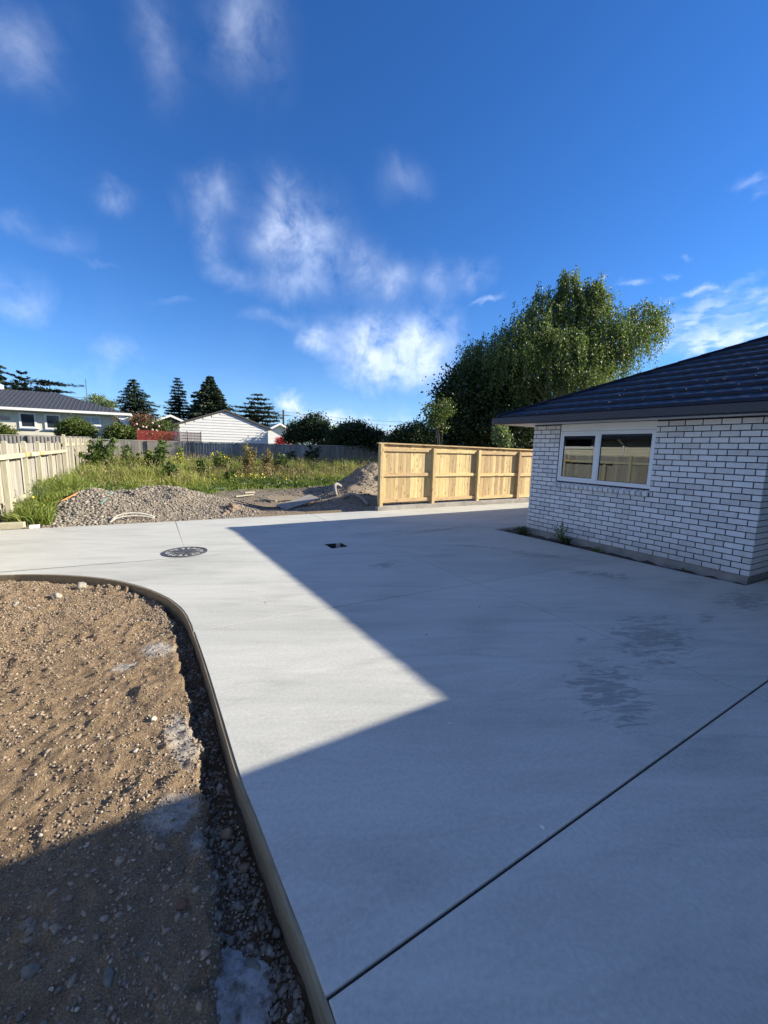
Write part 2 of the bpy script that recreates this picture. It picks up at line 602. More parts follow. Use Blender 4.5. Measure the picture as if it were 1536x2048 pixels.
def mat_stone(name, stops):
    t = NT(name)
    at = t.n('ShaderNodeAttribute', attribute_name='tint')
    v = t.math('ADD', at.outputs['Fac'], t.math('MULTIPLY', rnd_out(t), 0.0))
    col = t.ramp(v, stops)
    col = t.mix(0.35, col, t.ramp(t.noise(t.pos, 60, 4), [(0.3, (0.10, 0.09, 0.08)), (0.7, (0.46, 0.43, 0.38))]))
    t.bsdf(col, 0.88, t.bump(t.noise(t.pos, 130, 4), 0.5, 0.004), spec=0.25)
    return t.m


def mat_wood(name, dark, light, rnd=0.35, grain=1.0, axis='z', rough=0.8, grey=None, knots=True):
    """sawn timber: long grain, knots, every board a little different"""
    t = NT(name)
    r = rnd_out(t)
    off = t.n('ShaderNodeCombineXYZ')
    t.l(t.math('MULTIPLY', r, 37.0), off.inputs[0])
    t.l(t.math('MULTIPLY', r, 91.0), off.inputs[1])
    t.l(t.math('MULTIPLY', r, 17.0), off.inputs[2])
    av = t.n('ShaderNodeVectorMath', operation='ADD')
    t.l(t.pos, av.inputs[0])
    t.l(off.outputs[0], av.inputs[1])
    sc = {'z': (14, 14, 0.9), 'x': (0.9, 14, 14), 'y': (14, 0.9, 14)}[axis]
    g = t.noise(t.mapping(av.outputs[0], sc), 2.2 * grain, 5, 0.6, 1.6)
    g2 = t.noise(t.mapping(av.outputs[0], tuple(x * 3 for x in sc)), 4.0, 3, 0.6)
    f = t.math('ADD', t.math('MULTIPLY', g, 0.7), t.math('MULTIPLY', g2, 0.3))
    col = t.ramp(f, [(0.32, dark), (0.62, light)])
    k = t.math('SUBTRACT', r, 0.5)
    hs = t.n('ShaderNodeHueSaturation')
    t.l(col, hs.inputs['Color'])
    t.l(t.math('ADD', 1.0, t.math('MULTIPLY', k, rnd)), hs.inputs['Value'])
    t.l(t.math('ADD', 0.5, t.math('MULTIPLY', k, 0.025)), hs.inputs['Hue'])
    col = hs.outputs[0]
    if knots:
        ks = {'z': (7, 7, 2.6), 'x': (2.6, 7, 7), 'y': (7, 2.6, 7)}[axis]
        kn = t.voro(t.mapping(av.outputs[0], ks), 1.3)
        km = t.math('SUBTRACT', 1.0, t.sstep(kn, 0.08, 0.24))
        col = t.mix(t.math('MULTIPLY', km, 0.7), col, tuple(c * 0.45 for c in dark))
    if grey is not None:
        gm = t.sstep(t.noise(t.mapping(av.outputs[0], (3, 3, 0.5)), 1.5, 4), 0.42, 0.62)
        col = t.mix(t.math('MULTIPLY', gm, 0.8), col, grey)
    t.bsdf(col, rough, t.bump(f, 0.35, 0.004), spec=0.25)
    return t.m


def mat_leaf(name, stops, trans=0.35, rough=0.5, nvar=0.6, spec=0.35):
    t = NT(name)
    at = t.n('ShaderNodeAttribute', attribute_name='tint')
    f = t.math('ADD', t.math('MULTIPLY', at.outputs['Fac'], 1 - nvar * 0.5), t.math('MULTIPLY', t.noise(t.pos, 1.1, 3), nvar * 0.5))
    col = t.ramp(f, stops)
    b = t.n('ShaderNodeBsdfPrincipled')
    t.l(col, b.inputs['Base Color'])
    b.inputs['Roughness'].default_value = rough
    b.inputs['Specular IOR Level'].default_value = spec
    tr = t.n('ShaderNodeBsdfTranslucent')
    t.l(t.mix(1.0, col, (1.15, 1.25, 0.55), 'MULTIPLY'), tr.inputs['Color'])
    mx = t.n('ShaderNodeMixShader')
    mx.inputs[0].default_value = trans
    t.l(b.outputs[0], mx.inputs[1])
    t.l(tr.outputs[0], mx.inputs[2])
    t.l(mx.outputs[0], t.out.inputs[0])
    return t.m


def mat_brick():
    t = NT('white_brick')
    r = rnd_out(t)
    f = t.noise(t.pos, 14, 5, 0.6)
    v = t.math('ADD', t.math('MULTIPLY', f, 0.55), t.math('MULTIPLY', r, 0.45))
    col = t.ramp(v, [(0.2, (0.52, 0.50, 0.485)), (0.5, (0.68, 0.66, 0.645)), (0.8, (0.76, 0.745, 0.73))])
    sz = t.n('ShaderNodeSeparateXYZ')
    t.l(t.pos, sz.inputs[0])
    spl = t.math('MULTIPLY', t.math('SUBTRACT', 1.0, t.sstep(sz.outputs[2], 0.08, 0.42)), t.noise(t.pos, 6, 6, 0.7))
    col = t.mix(t.math('MULTIPLY', spl, 0.55), col, (0.30, 0.27, 0.23))
    sm = t.sstep(t.noise(t.mapping(t.pos, (1, 1, 1), loc=(3, 5, 1)), 4.0, 6, 0.7), 0.60, 0.75)
    col = t.mix(t.math('MULTIPLY', sm, 0.35), col, (0.40, 0.38, 0.36))
    t.bsdf(col, 0.75, t.bump(t.noise(t.mapping(t.pos, (1, 1, 2)), 70, 5, 0.7), 0.45, 0.004), spec=0.3)
    return t.m


def mat_roof():
    t = NT('navy_roof_tile')
    f = t.noise(t.pos, 25, 5, 0.6)
    col = t.ramp(f, [(0.3, (0.008, 0.010, 0.020)), (0.7, (0.014, 0.017, 0.031))])
    t.bsdf(col, 0.5, t.bump(t.noise(t.mapping(t.pos, (1, 0.6, 1)), 30, 4, 0.6), 0.2, 0.004), spec=0.28)
    return t.m


def mat_glass():
    t = NT('window_glass')
    fr = t.n('ShaderNodeFresnel')
    fr.inputs[0].default_value = 1.5
    gl = t.n('ShaderNodeBsdfGlossy')
    gl.inputs['Roughness'].default_value = 0.0
    gl.inputs['Color'].default_value = (0.80, 0.90, 1.0, 1)
    tr = t.n('ShaderNodeBsdfTransparent')
    tr.inputs['Color'].default_value = (0.35, 0.36, 0.37, 1)
    mx = t.n('ShaderNodeMixShader')
    t.l(t.math('MULTIPLY', fr.outputs[0], 2.6, clamp=True), mx.inputs[0])
    t.l(tr.outputs[0], mx.inputs[1])
    t.l(gl.outputs[0], mx.inputs[2])
    t.l(mx.outputs[0], t.out.inputs[0])
    return t.m


M = {}
M['concrete'] = mat_concrete()
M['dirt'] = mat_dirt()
M['field'] = mat_field()
M['gravel'] = mat_stone('river_gravel', [(0.0, (0.07, 0.055, 0.04)), (0.4, (0.15, 0.125, 0.095)), (0.8, (0.24, 0.205, 0.155)), (1.0, (0.42, 0.38, 0.31))])
M['crumb'] = mat_stone('dirt_crumbs', [(0.0, (0.11, 0.07, 0.04)), (0.5, (0.25, 0.168, 0.10)), (0.9, (0.34, 0.25, 0.16)), (1.0, (0.46, 0.39, 0.30))])
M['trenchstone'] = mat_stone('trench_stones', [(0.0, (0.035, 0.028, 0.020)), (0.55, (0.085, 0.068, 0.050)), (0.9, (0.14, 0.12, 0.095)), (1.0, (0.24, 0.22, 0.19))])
M['pine'] = mat_wood('new_pine', (0.33, 0.225, 0.105), (0.60, 0.455, 0.24), 0.55)
M['pinex'] = mat_wood('new_pine_rail', (0.36, 0.25, 0.12), (0.62, 0.47, 0.25), 0.3, axis='x')
M['oldwood'] = mat_wood('weathered_pine', (0.20, 0.185, 0.15), (0.38, 0.355, 0.29), 0.5, grey=(0.25, 0.245, 0.235), knots=False)
M['oldpost'] = mat_wood('treated_post', (0.27, 0.245, 0.175), (0.44, 0.41, 0.31), 0.2, knots=False)
M['oldrail'] = mat_wood('treated_rail', (0.29, 0.265, 0.19), (0.46, 0.43, 0.325), 0.2, axis='y', knots=False)
M['newblock'] = mat_wood('fresh_block', (0.44, 0.27, 0.11), (0.60, 0.40, 0.18), 0.2, axis='y')
M['greywood'] = mat_wood('grey_paling', (0.11, 0.105, 0.098), (0.27, 0.255, 0.23), 0.4, grey=(0.14, 0.138, 0.13), knots=False)
M['greywoodx'] = mat_wood('grey_rail', (0.17, 0.165, 0.16), (0.33, 0.315, 0.29), 0.3, axis='x', knots=False)
M['formwood'] = mat_wood('form_board', (0.15, 0.118, 0.078), (0.28, 0.225, 0.155), 0.2, axis='y', knots=False)
M['brick'] = mat_brick()
M['rubblestone'] = mat_stone('rubble_stones', [(0.0, (0.04, 0.03, 0.02)), (0.55, (0.10, 0.078, 0.055)), (0.9, (0.17, 0.14, 0.105)), (1.0, (0.34, 0.31, 0.25))])
M['mortar'] = plain('dark_mortar', (0.030, 0.030, 0.036), 0.9, 0.3, 20, bump=0.4)
M['foundation'] = plain('footing_concrete', (0.27, 0.25, 0.225), 0.9, 0.25, 5, bump=0.4)
M['rooftile'] = mat_roof()
M['ridge'] = plain('navy_ridge_cap', (0.012, 0.015, 0.026), 0.9, 0.1, 3, spec=0.05)
M['gutter'] = plain('navy_gutter', (0.012, 0.016, 0.028), 0.4, 0.1, 3)
M['white'] = plain('white_paint', (0.72, 0.71, 0.68), 0.5, 0.04, 2)
M['joinery'] = plain('white_joinery', (0.70, 0.71, 0.72), 0.35, 0.03, 2)
M['rubber'] = plain('black_rubber', (0.012, 0.012, 0.013), 0.6, 0.1, 5)
M['glass'] = mat_glass()
M['room'] = plain('room_lining', (0.22, 0.21, 0.20), 0.9, 0.05, 1)
M['iron'] = plain('cast_iron', (0.085, 0.085, 0.088), 0.6, 0.3, 30, metallic=0.2, bump=0.4)
M['dustyiron'] = plain('cement_filled_iron', (0.36, 0.36, 0.35), 0.85, 0.35, 60, bump=0.5)
M['pit'] = plain('dark_pit', (0.02, 0.02, 0.02), 0.9, 0.2, 8)
M['soil'] = plain('garden_soil', (0.06, 0.048, 0.036), 0.95, 0.4, 30, bump=0.9, bscale=45)
M['farground'] = plain('far_ground', (0.09, 0.11, 0.045), 0.95, 0.4, 0.4, bump=0.5, bscale=8)
M['weatherboard'] = plain('white_weatherboard', (0.58, 0.58, 0.57), 0.5, 0.04, 2)
M['cream'] = plain('cream_weatherboard', (0.66, 0.60, 0.46), 0.55, 0.05, 2)
M['stucco'] = plain('pale_stucco', (0.60, 0.575, 0.48), 0.9, 0.08, 2.5, bump=0.5, bscale=30)
M['darkroof'] = plain('dark_tile_roof', (0.045, 0.047, 0.055), 0.6, 0.15, 4)
M['roofmetal'] = plain('brown_metal_roof', (0.07, 0.06, 0.055), 0.5, 0.1, 3)
M['greyroof'] = plain('grey_roof', (0.34, 0.38, 0.42), 0.5, 0.1, 3)
M['bluesill'] = plain('blue_sill', (0.13, 0.19, 0.30), 0.5, 0.05, 3)
M['darkglass'] = plain('far_glass', (0.025, 0.035, 0.045), 0.08, 0.1, 2)
M['curtain'] = plain('net_curtain', (0.42, 0.47, 0.52), 0.8, 0.1, 6)
M['red'] = plain('red_net', (0.33, 0.045, 0.035), 0.6, 0.1, 3)
M['pipewhite'] = plain('white_pipe', (0.48, 0.46, 0.40), 0.45, 0.05, 4)
M['pipegrey'] = plain('grey_drain_coil', (0.22, 0.20, 0.18), 0.6, 0.15, 9)
M['pipeblack'] = plain('black_drain', (0.02, 0.02, 0.02), 0.5, 0.15, 9)
M['greenstrip'] = plain('green_strip', (0.20, 0.34, 0.27), 0.5, 0.1, 6)
M['orange'] = plain('orange_stake', (0.85, 0.32, 0.06), 0.6, 0.08, 6)
M['board'] = plain('grey_board', (0.24, 0.22, 0.20), 0.85, 0.15, 6)
M['bark'] = plain('bark', (0.10, 0.085, 0.07), 0.9, 0.3, 6, bump=0.8, bscale=20)
M['birchbark'] = plain('birch_bark', (0.22, 0.20, 0.18), 0.85, 0.4, 5, bump=0.5, bscale=20)
M['stalk'] = plain('plant_stalk', (0.16, 0.20, 0.07), 0.7, 0.2, 6)
M['drystalk'] = plain('dry_stalk', (0.30, 0.22, 0.12), 0.8, 0.2, 6)
M['pole'] = plain('timber_pole', (0.06, 0.05, 0.045), 0.85, 0.2, 3)
M['steel'] = plain('grey_steel', (0.30, 0.31, 0.32), 0.45, 0.1, 3, metallic=0.6)
def mat_spill():
    t = NT('cement_spill')
    n = t.noise(t.pos, 16, 6, 0.7, 0.4)
    col = t.ramp(n, [(0.36, (0.10, 0.085, 0.07)), (0.46, (0.20, 0.19, 0.18)), (0.58, (0.30, 0.30, 0.30)), (0.72, (0.36, 0.36, 0.36))])
    col = t.mix(t.math('SUBTRACT', 1.0, t.sstep(t.voro(t.pos, 42), 0.06, 0.12)), col, (0.06, 0.05, 0.04))
    t.bsdf(col, 0.95, t.bump(t.noise(t.pos, 50, 5, 0.7), 0.8, 0.01), spec=0.1)
    return t.m


M['spill'] = mat_spill()
M['chip'] = plain('pale_chip', (0.62, 0.61, 0.58), 0.9, 0.1, 30)
M['l_birch'] = mat_leaf('birch_leaf', [(0.1, (0.045, 0.072, 0.024)), (0.5, (0.09, 0.128, 0.042)), (0.9, (0.18, 0.215, 0.08))], 0.42)
M['l_dark'] = mat_leaf('dark_leaf', [(0.1, (0.012, 0.022, 0.009)), (0.6, (0.026, 0.046, 0.014)), (0.95, (0.05, 0.075, 0.022))], 0.2)
M['l_conifer'] = mat_leaf('conifer_needles', [(0.1, (0.016, 0.028, 0.018)), (0.6, (0.030, 0.048, 0.028)), (0.95, (0.06, 0.08, 0.04))], 0.12)
M['l_shrub'] = mat_leaf('shrub_leaf', [(0.1, (0.035, 0.055, 0.014)), (0.5, (0.075, 0.11, 0.022)), (0.9, (0.18, 0.20, 0.05))], 0.3)
M['l_bright'] = mat_leaf('bright_leaf', [(0.1, (0.09, 0.14, 0.02)), (0.6, (0.19, 0.27, 0.04)), (0.95, (0.32, 0.40, 0.08))], 0.45)
M['l_pale'] = mat_leaf('pale_leaf', [(0.1, (0.10, 0.14, 0.07)), (0.9, (0.22, 0.27, 0.13))], 0.35)
M['l_red'] = mat_leaf('reddish_leaf', [(0.1, (0.08, 0.05, 0.03)), (0.5, (0.16, 0.07, 0.05)), (0.9, (0.12, 0.14, 0.05))], 0.3)
M['grass'] = mat_leaf('grass_blade', [(0.0, (0.085, 0.13, 0.028)), (0.35, (0.17, 0.22, 0.05)), (0.7, (0.29, 0.31, 0.085)), (1.0, (0.44, 0.37, 0.19))], 0.40, nvar=0.7)
M['seed'] = mat_leaf('grass_seed_heads', [(0.0, (0.20, 0.13, 0.07)), (0.5, (0.32, 0.24, 0.13)), (1.0, (0.45, 0.38, 0.22))], 0.3)
M['weed'] = mat_leaf('weed_leaf', [(0.0, (0.035, 0.06, 0.018)), (0.5, (0.08, 0.12, 0.03)), (1.0, (0.16, 0.20, 0.05))], 0.35)
M['dockleaf'] = mat_leaf('dock_leaf', [(0.0, (0.09, 0.10, 0.035)), (0.5, (0.20, 0.16, 0.07)), (1.0, (0.36, 0.28, 0.14))], 0.3)
M['yellow'] = plain('yellow_petal', (0.72, 0.62, 0.06), 0.6, 0.1, 5)
M['pinkpetal'] = plain('pink_petal', (0.78, 0.45, 0.45), 0.6, 0.2, 5)
M['redpetal'] = plain('red_petal', (0.50, 0.03, 0.04), 0.6, 0.2, 5)


# ------------------------------------------------------------------ ground and driveway
def fbm(x, y, sc, oct=4, seed=0.0):
    v, a, t = 0.0, 1.0, 0.0
    for i in range(oct):
        v += a * mnoise.noise(Vector((x * sc + seed, y * sc - seed, seed * 1.7)))
        t += a
        a *= 0.55
        sc *= 2.03
    return v / t


def np_noise(X, Y, cell, seed):
    """cheap value noise on arrays"""
    r = np.random.default_rng(seed)
    T = r.random((256, 256)).astype(np.float32)
    gx, gy = X / cell, Y / cell
    ix, iy = np.floor(gx).astype(int), np.floor(gy).astype(int)
    fx, fy = gx - ix, gy - iy
    fx, fy = fx * fx * (3 - 2 * fx), fy * fy * (3 - 2 * fy)
    g = lambda a, b: T[a % 256, b % 256]
    return (g(ix, iy) * (1 - fx) * (1 - fy) + g(ix + 1, iy) * fx * (1 - fy) + g(ix, iy + 1) * (1 - fx) * fy + g(ix + 1, iy + 1) * fx * fy) - 0.5


def np_fbm(X, Y, cell, seed, octv=4, gain=0.5):
    v, a = 0, 1.0
    for i in range(octv):
        v = v + a * np_noise(X, Y, cell / 2 ** i, seed + i)
        a *= gain
    return v


def grid(x0, x1, y0, y1, step, zf, keep=None):
    nx, ny = int((x1 - x0) / step) + 1, int((y1 - y0) / step) + 1
    X, Y = np.meshgrid(np.linspace(x0, x1, nx), np.linspace(y0, y1, ny))
    Z = zf(X, Y)
    V = np.stack([X.ravel(), Y.ravel(), Z.ravel()], 1)
    i = np.arange(nx * ny).reshape(ny, nx)
    F = np.stack([i[:-1, :-1].ravel(), i[:-1, 1:].ravel(), i[1:, 1:].ravel(), i[1:, :-1].ravel()], 1)
    if keep is not None:
        k = keep(X, Y).ravel()
        F = F[k[F].all(1)]
    return V, F


bm = MB()
bm.box((-500, -300, -0.6), (600, 900, -0.30))
tag(bm.build('ground', M['farground']), 'grassy ground stretching away under the houses and gardens', kind='structure')

# slab edge on the lawn side, south to north
EDGE = [(0.42, -0.5), (0.40, 0.3), (0.385, 0.95), (0.36, 1.38), (0.34, 1.7), (0.32, 2.0), (0.31, 2.6), (0.30, 3.15), (0.28, 3.73), (0.24, 4.33), (0.16, 4.72),
        (0.03, 5.07), (-0.17, 5.45), (-0.43, 5.81), (-0.71, 6.09), (-1.04, 6.33), (-1.37, 6.50), (-1.70, 6.62), (-2.2, 6.74), (-3.2, 6.86), (-4.6, 6.9)]


def catmull(P, n):
    out = []
    for i in range(len(P) - 1):
        p0, p1, p2, p3 = P[max(i - 1, 0)], P[i], P[i + 1], P[min(i + 2, len(P) - 1)]
        for k in range(n):
            t = k / n
            out.append(tuple(0.5 * (2 * p1[j] + (p2[j] - p0[j]) * t + (2 * p0[j] - 5 * p1[j] + 4 * p2[j] - p3[j]) * t * t
                                    + (3 * p1[j] - p0[j] - 3 * p2[j] + p3[j]) * t ** 3) for j in (0, 1)))
    out.append(P[-1])
    return out


EDGEF = catmull(EDGE, 4)
EX = np.array([p[0] for p in EDGEF])
EY = np.array([p[1] for p in EDGEF])


def edge_between(y0, y1):
    return [p for p in EDGEF if y0 < p[1] < y1]


drive = tag(empty('driveway'), 'new pale grey concrete driveway laid in jointed slabs', kind='structure')
TH = 0.13


def slab(polys, bevel=0.006):
    b = bmesh.new()
    idx = {}

    def v(p):
        k = (round(p[0], 4), round(p[1], 4))
        if k not in idx:
            idx[k] = b.verts.new((p[0], p[1], 0))
        return idx[k]
    fs = []
    for P in polys:
        vs = []
        for p in P:
            q = v(p)
            if not vs or vs[-1] is not q:
                vs.append(q)
        fs.append(b.faces.new(vs))
    bmesh.ops.recalc_face_normals(b, faces=b.faces)
    if fs[0].normal.z < 0:
        bmesh.ops.reverse_faces(b, faces=b.faces)
    be = [e for e in b.edges if e.is_boundary]
    r = bmesh.ops.extrude_edge_only(b, edges=be)
    for g in r['geom']:
        if isinstance(g, bmesh.types.BMVert):
            g.co.z = -TH
    if bevel:
        bmesh.ops.bevel(b, geom=be, offset=bevel, segments=2, affect='EDGES', profile=0.6)
    bmesh.ops.triangulate(b, faces=[f for f in b.faces if len(f.verts) > 4], ngon_method='EAR_CLIP')
    bmesh.ops.recalc_face_normals(b, faces=b.faces)
    me = bpy.data.meshes.new('slab')
    b.to_mesh(me)
    b.free()
    me.materials.append(M['concrete'])
    return link(bpy.data.objects.new('slab', me), drive)


G = 0.0055     # half width of a tooled joint
GS = 0.0065   # half width of the sawn joint in front


def jy(x):    # sawn joint in the foreground
    return 0.965 + (x - 0.39) * 0.0434


def jx(y):    # long joint
    return 3.55 - 0.0125 * (y - 3.86) if y > 3.86 else 3.50 + (3.86 - y) * 0.042


def jt(x):
    return 3.88 - 0.01 * (x - 0.27)


L = jx(3.87) - 0.04
xa = 3.61
# south of the sawn joint
slab([[(0.42, -0.5), (xa + .05 - G, -0.5), (xa + 0.01 - G, jy(xa) - GS), (0.389, jy(0.389) - GS)] + edge_between(-0.49, 0.95)[::-1]])
slab([[(xa + .05 + G, -0.5), (8.2, -0.5), (8.2, jy(8.2) - GS), (xa + 0.01 + G, jy(xa) - GS)]])
# middle pair
slab([[(0.384, jy(0.389) + GS), (xa + 0.01 - G, jy(xa) + GS), (3.51 - G, jt(3.51) - G), (0.272, jt(0.27) - G)] + edge_between(1.0, 3.86)[::-1]])
slab([[(xa + 0.01 + G, jy(xa) + GS), (8.2, jy(8.2) + GS), (8.2, 2.26), (6.70, 2.26), (6.62, 2.88), (6.55, 3.93 - 0.11), (3.51 + G, jt(3.51) - G)]])
# north: left part with the drain opening and a slit joint down to the manhole
D0, D1, D2, D3 = (2.55, 6.26), (2.86, 6.29), (2.86, 6.59), (2.55, 6.61)
xs = 0.42
ms = 6.95
split = [(3.468 - G, 6.43), (2.86, 6.43)], [(2.55, 6.43)]
low = [(0.266, jt(0.27) + G), (3.51 - G, jt(3.51) + G), (3.473 - G, 6.43), (2.86, 6.43), D1, D0, (2.55, 6.43), (-4.6, 6.93)] + [p for p in EDGEF[::-1] if p[1] > 3.89 and p[0] > -4.5]
slab([low,
      [(3.473 - G, 6.43), (3.42 - G, 9.80), (xs + G, 9.845), (xs, ms), (xs - G, 9.845), (-2.44, 9.95), (-4.6, 10.05), (-4.6, 6.93), (2.55, 6.43), D3, D2, (2.86, 6.43)]], 0.005)
slab([[(3.51 + G, jt(3.51) + G), (6.55, jt(6.5) + G), (6.49, 5.16), (6.37, 6.52), (14.5, 6.56), (14.5, 9.60), (5.34, 9.74), (3.42 + G, 9.80)]])

b = MB()
b.poly([(0.37, jy(0.37) - GS + .001, -0.012), (8.2, jy(8.2) - GS + .001, -0.012), (8.2, jy(8.2) + GS - .001, -0.012), (0.37, jy(0.37) + GS - .001, -0.012),
        (0.37, jy(0.37) - GS + .001, -0.12), (8.2, jy(8.2) - GS + .001, -0.12), (8.2, jy(8.2) + GS - .001, -0.12), (0.37, jy(0.37) + GS - .001, -0.12)],
       [(0, 1, 2, 3), (0, 4, 5, 1), (3, 2, 6, 7), (0, 3, 7, 4)])
b.build('joint_filler', M['rubber'], drive)

# drain pit under the opening
b = MB()
b.box((2.53, 6.24, -0.62), (2.88, 6.63, -0.60)).box((2.53, 6.24, -0.6), (2.549, 6.63, -0.02)).box((2.861, 6.24, -0.6), (2.88, 6.63, -0.02))
b.box((2.549, 6.24, -0.6), (2.861, 6.259, -0.02)).box((2.549, 6.611, -0.6), (2.861, 6.63, -0.02))
dr = empty('drain_sump', (0, 0, 0))
tag(dr, 'open square drain hole in the shaded concrete', 'drain')
b.build('sump_wall', M['pit'], dr)
b = MB()
for lo, hi in (((2.552, 6.262, -0.15), (2.858, 6.272, -0.004)), ((2.552, 6.596, -0.15), (2.858, 6.606, -0.004)), ((2.552, 6.272, -0.15), (2.562, 6.596, -0.004)), ((2.848, 6.272, -0.15), (2.858, 6.596, -0.004))):
    b.box(lo, hi)
b.build('frame', M['pit'], dr)

# manhole cover
mh = empty('manhole_cover', (0.41, 6.93, 0))
tag(mh, 'round cast iron manhole cover set in the sunlit concrete', 'manhole cover')
RM = 0.315


def ring(b, r0, r1, z0, z1, n=48, a0=0.0, a1=2 * math.pi):
    full = abs(a1 - a0 - 2 * math.pi) < 1e-6
    m = n if full else n + 1
    rows = []
    for k in range(m):
        a = a0 + (a1 - a0) * k / n
        c, s = math.cos(a), math.sin(a)
        rows.append([b.bm.verts.new(p) for p in ((r0 * c, r0 * s, z0), (r1 * c, r1 * s, z0), (r1 * c, r1 * s, z1), (r0 * c, r0 * s, z1))])
    for k in range(n):
        A, B = rows[k], rows[(k + 1) % m]
        for i in range(4):
            j = (i + 1) % 4
            b.bm.faces.new((A[i], A[j], B[j], B[i]))
    if not full:
        b.bm.faces.new(rows[0])
        b.bm.faces.new(rows[-1][::-1])
    return b


b = MB()
ring(b, 0.0005, RM - 0.02, -0.02, 0.005)
b.build('cover_plate', M['dustyiron'], mh)
b = MB()
ring(b, RM - 0.018, RM + 0.004, -0.02, 0.011)
ring(b, RM - 0.042, RM - 0.030, 0.004, 0.012)
b.build('rim', M['iron'], mh)
for k in range(4):
    b = MB()
    b.box((-RM + 0.035, -0.019, 0.004), (RM - 0.035, 0.019, 0.012 + k * 0.0004), mat=Matrix.Rotation(k * math.pi / 4 + 0.25, 4, 'Z'))
    b.build('rib', M['iron'], mh)
b = MB()
for s in range(8):
    for q, r in enumerate((0.09, 0.125, 0.16, 0.195, 0.23, 0.262)):
        w = 0.26 if r > .1 else .2
        ac = (s + 0.5) * math.pi / 4 + 0.25
        gaps = 0.075 / r
        ring(b, r, r + 0.018, 0.004, 0.0105, 4, ac - math.pi / 8 + gaps + .09, ac - 0.03)
        ring(b, r, r + 0.018, 0.004, 0.0105, 4, ac + 0.03, ac + math.pi / 8 - gaps - .09) if r > 0.11 else None
tag(b.build('raised_pattern', M['iron'], mh), kind='stuff')

# form boards along the lawn edge: a row of thin boards nailed end to end
fb = empty('timber_edging')
tag(fb, 'thin timber form board following the curved edge of the concrete', 'edging')


def edge_board(i0, i1):
    P = EDGEF[i0:i1 + 1]
    V, F = [], []
    for k, p in enumerate(P):
        q0, q1 = P[max(k - 1, 0)], P[min(k + 1, len(P) - 1)]
        d = Vector((q1[0] - q0[0], q1[1] - q0[1])).normalized()
        n = Vector((-d.y, d.x))     # towards the dirt
        for o, z in ((0.001, -0.005), (0.017, -0.006), (0.017, -0.19), (0.001, -0.19)):
            w = 0.0015 * math.sin(k * 1.3)
            V.append((p[0] + n.x * (o + w), p[1] + n.y * (o + w), z))
    m = len(P)
    for k in range(m - 1):
        for j in range(4):
            F.append((4 * k + j, 4 * k + (j + 1) % 4, 4 * k + 4 + (j + 1) % 4, 4 * k + 4 + j))
    F.append((0, 3, 2, 1))
    e = 4 * (m - 1)
    F.append((e, e + 1, e + 2, e + 3))
    me = bpy.data.meshes.new('board')
    me.from_pydata(V, [], F)
    me.materials.append(M['formwood'])
    link(bpy.data.objects.new('board', me), fb)


for a, c in ((0, 22), (22, 38), (38, 52), (52, 66), (66, len(EDGEF) - 1)):
    edge_board(a, c)

# dirt patch
PATH = np.array(EDGEF)


def edge_dist(X, Y):
    d = np.full(X.shape, 9.0)
    for a, c in zip(PATH[:-1], PATH[1:]):
        v = c - a
        L2 = (v * v).sum()
        t = np.clip(((X - a[0]) * v[0] + (Y - a[1]) * v[1]) / L2, 0, 1)
        q = np.hypot(X - a[0] - t * v[0], Y - a[1] - t * v[1])
        d = np.minimum(d, q)
    return d


def inside_dirt(X, Y):
    xe = np.interp(Y, EY, EX, right=-9)
    return X < xe


def dirt_z(X, Y):
    d = edge_dist(X, Y)
    d = np.where(inside_dirt(X, Y), d, -d)
    w = np.interp(Y, [-.5, 1.2, 1.7, 2.3, 3.2, 4.2, 5.0, 7.0], [0.34, 0.26, 0.17, 0.125, 0.115, 0.10, 0.045, 0.03])
    w = w + 0.07 * np_fbm(X, Y, 0.22, 3, 4, 0.6)
    top = -0.052 + 0.05 * np_fbm(X, Y, 1.6, 11, 3) + 0.030 * np_fbm(X, Y, 0.26, 21, 4, 0.6) + 0.014 * np_fbm(X, Y, 0.055, 31, 2)
    bot = -0.15 + 0.06 * np_fbm(X, Y, 0.16, 41, 4, 0.6)
    s = np.clip((d - w) / 0.045, 0, 1)
    s = s * s * (3 - 2 * s)
    z = bot * (1 - s) + top * s
    clod = np.clip(np_fbm(X, Y, 0.12, 51, 3) * 3.2 - 0.55, 0, 1)
    near = np.exp(-((d - w - .05) / 0.09) ** 2)
    z = z + 0.035 * clod * near + 0.016 * clod + 0.009 * np.clip(np_fbm(X, Y, 0.075, 57, 3) * 3 - .35, 0, 1)
    return np.where(d < 0.0, -0.2, np.minimum(z, -0.012))


V, F = grid(-2.6, 0.46, 0.15, 7.0, 0.0125, dirt_z, lambda X, Y: edge_dist(X, Y) * np.where(inside_dirt(X, Y), 1, -1) > -0.01)
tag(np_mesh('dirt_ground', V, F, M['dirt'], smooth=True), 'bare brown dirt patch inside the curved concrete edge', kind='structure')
V, F = grid(-6.0, -2.58, -3.0, 7.0, 0.2, lambda X, Y: -0.07 + 0.02 * np_noise(X, Y, 0.5, 5), lambda X, Y: inside_dirt(X, Y) | (Y < 6.5))
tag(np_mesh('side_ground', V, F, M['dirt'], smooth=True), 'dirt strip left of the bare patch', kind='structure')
V, F = grid(-2.6, 0.42, -3.0, 0.17, 0.1, lambda X, Y: -0.1 + 0.02 * np_noise(X, Y, 0.5, 5))
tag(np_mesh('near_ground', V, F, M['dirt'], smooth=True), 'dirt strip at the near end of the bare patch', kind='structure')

# garden bed soil beside the brick wall
def bed_z(X, Y):
    return -0.045 + 0.05 * np_fbm(X, Y, 0.15, 61, 3)


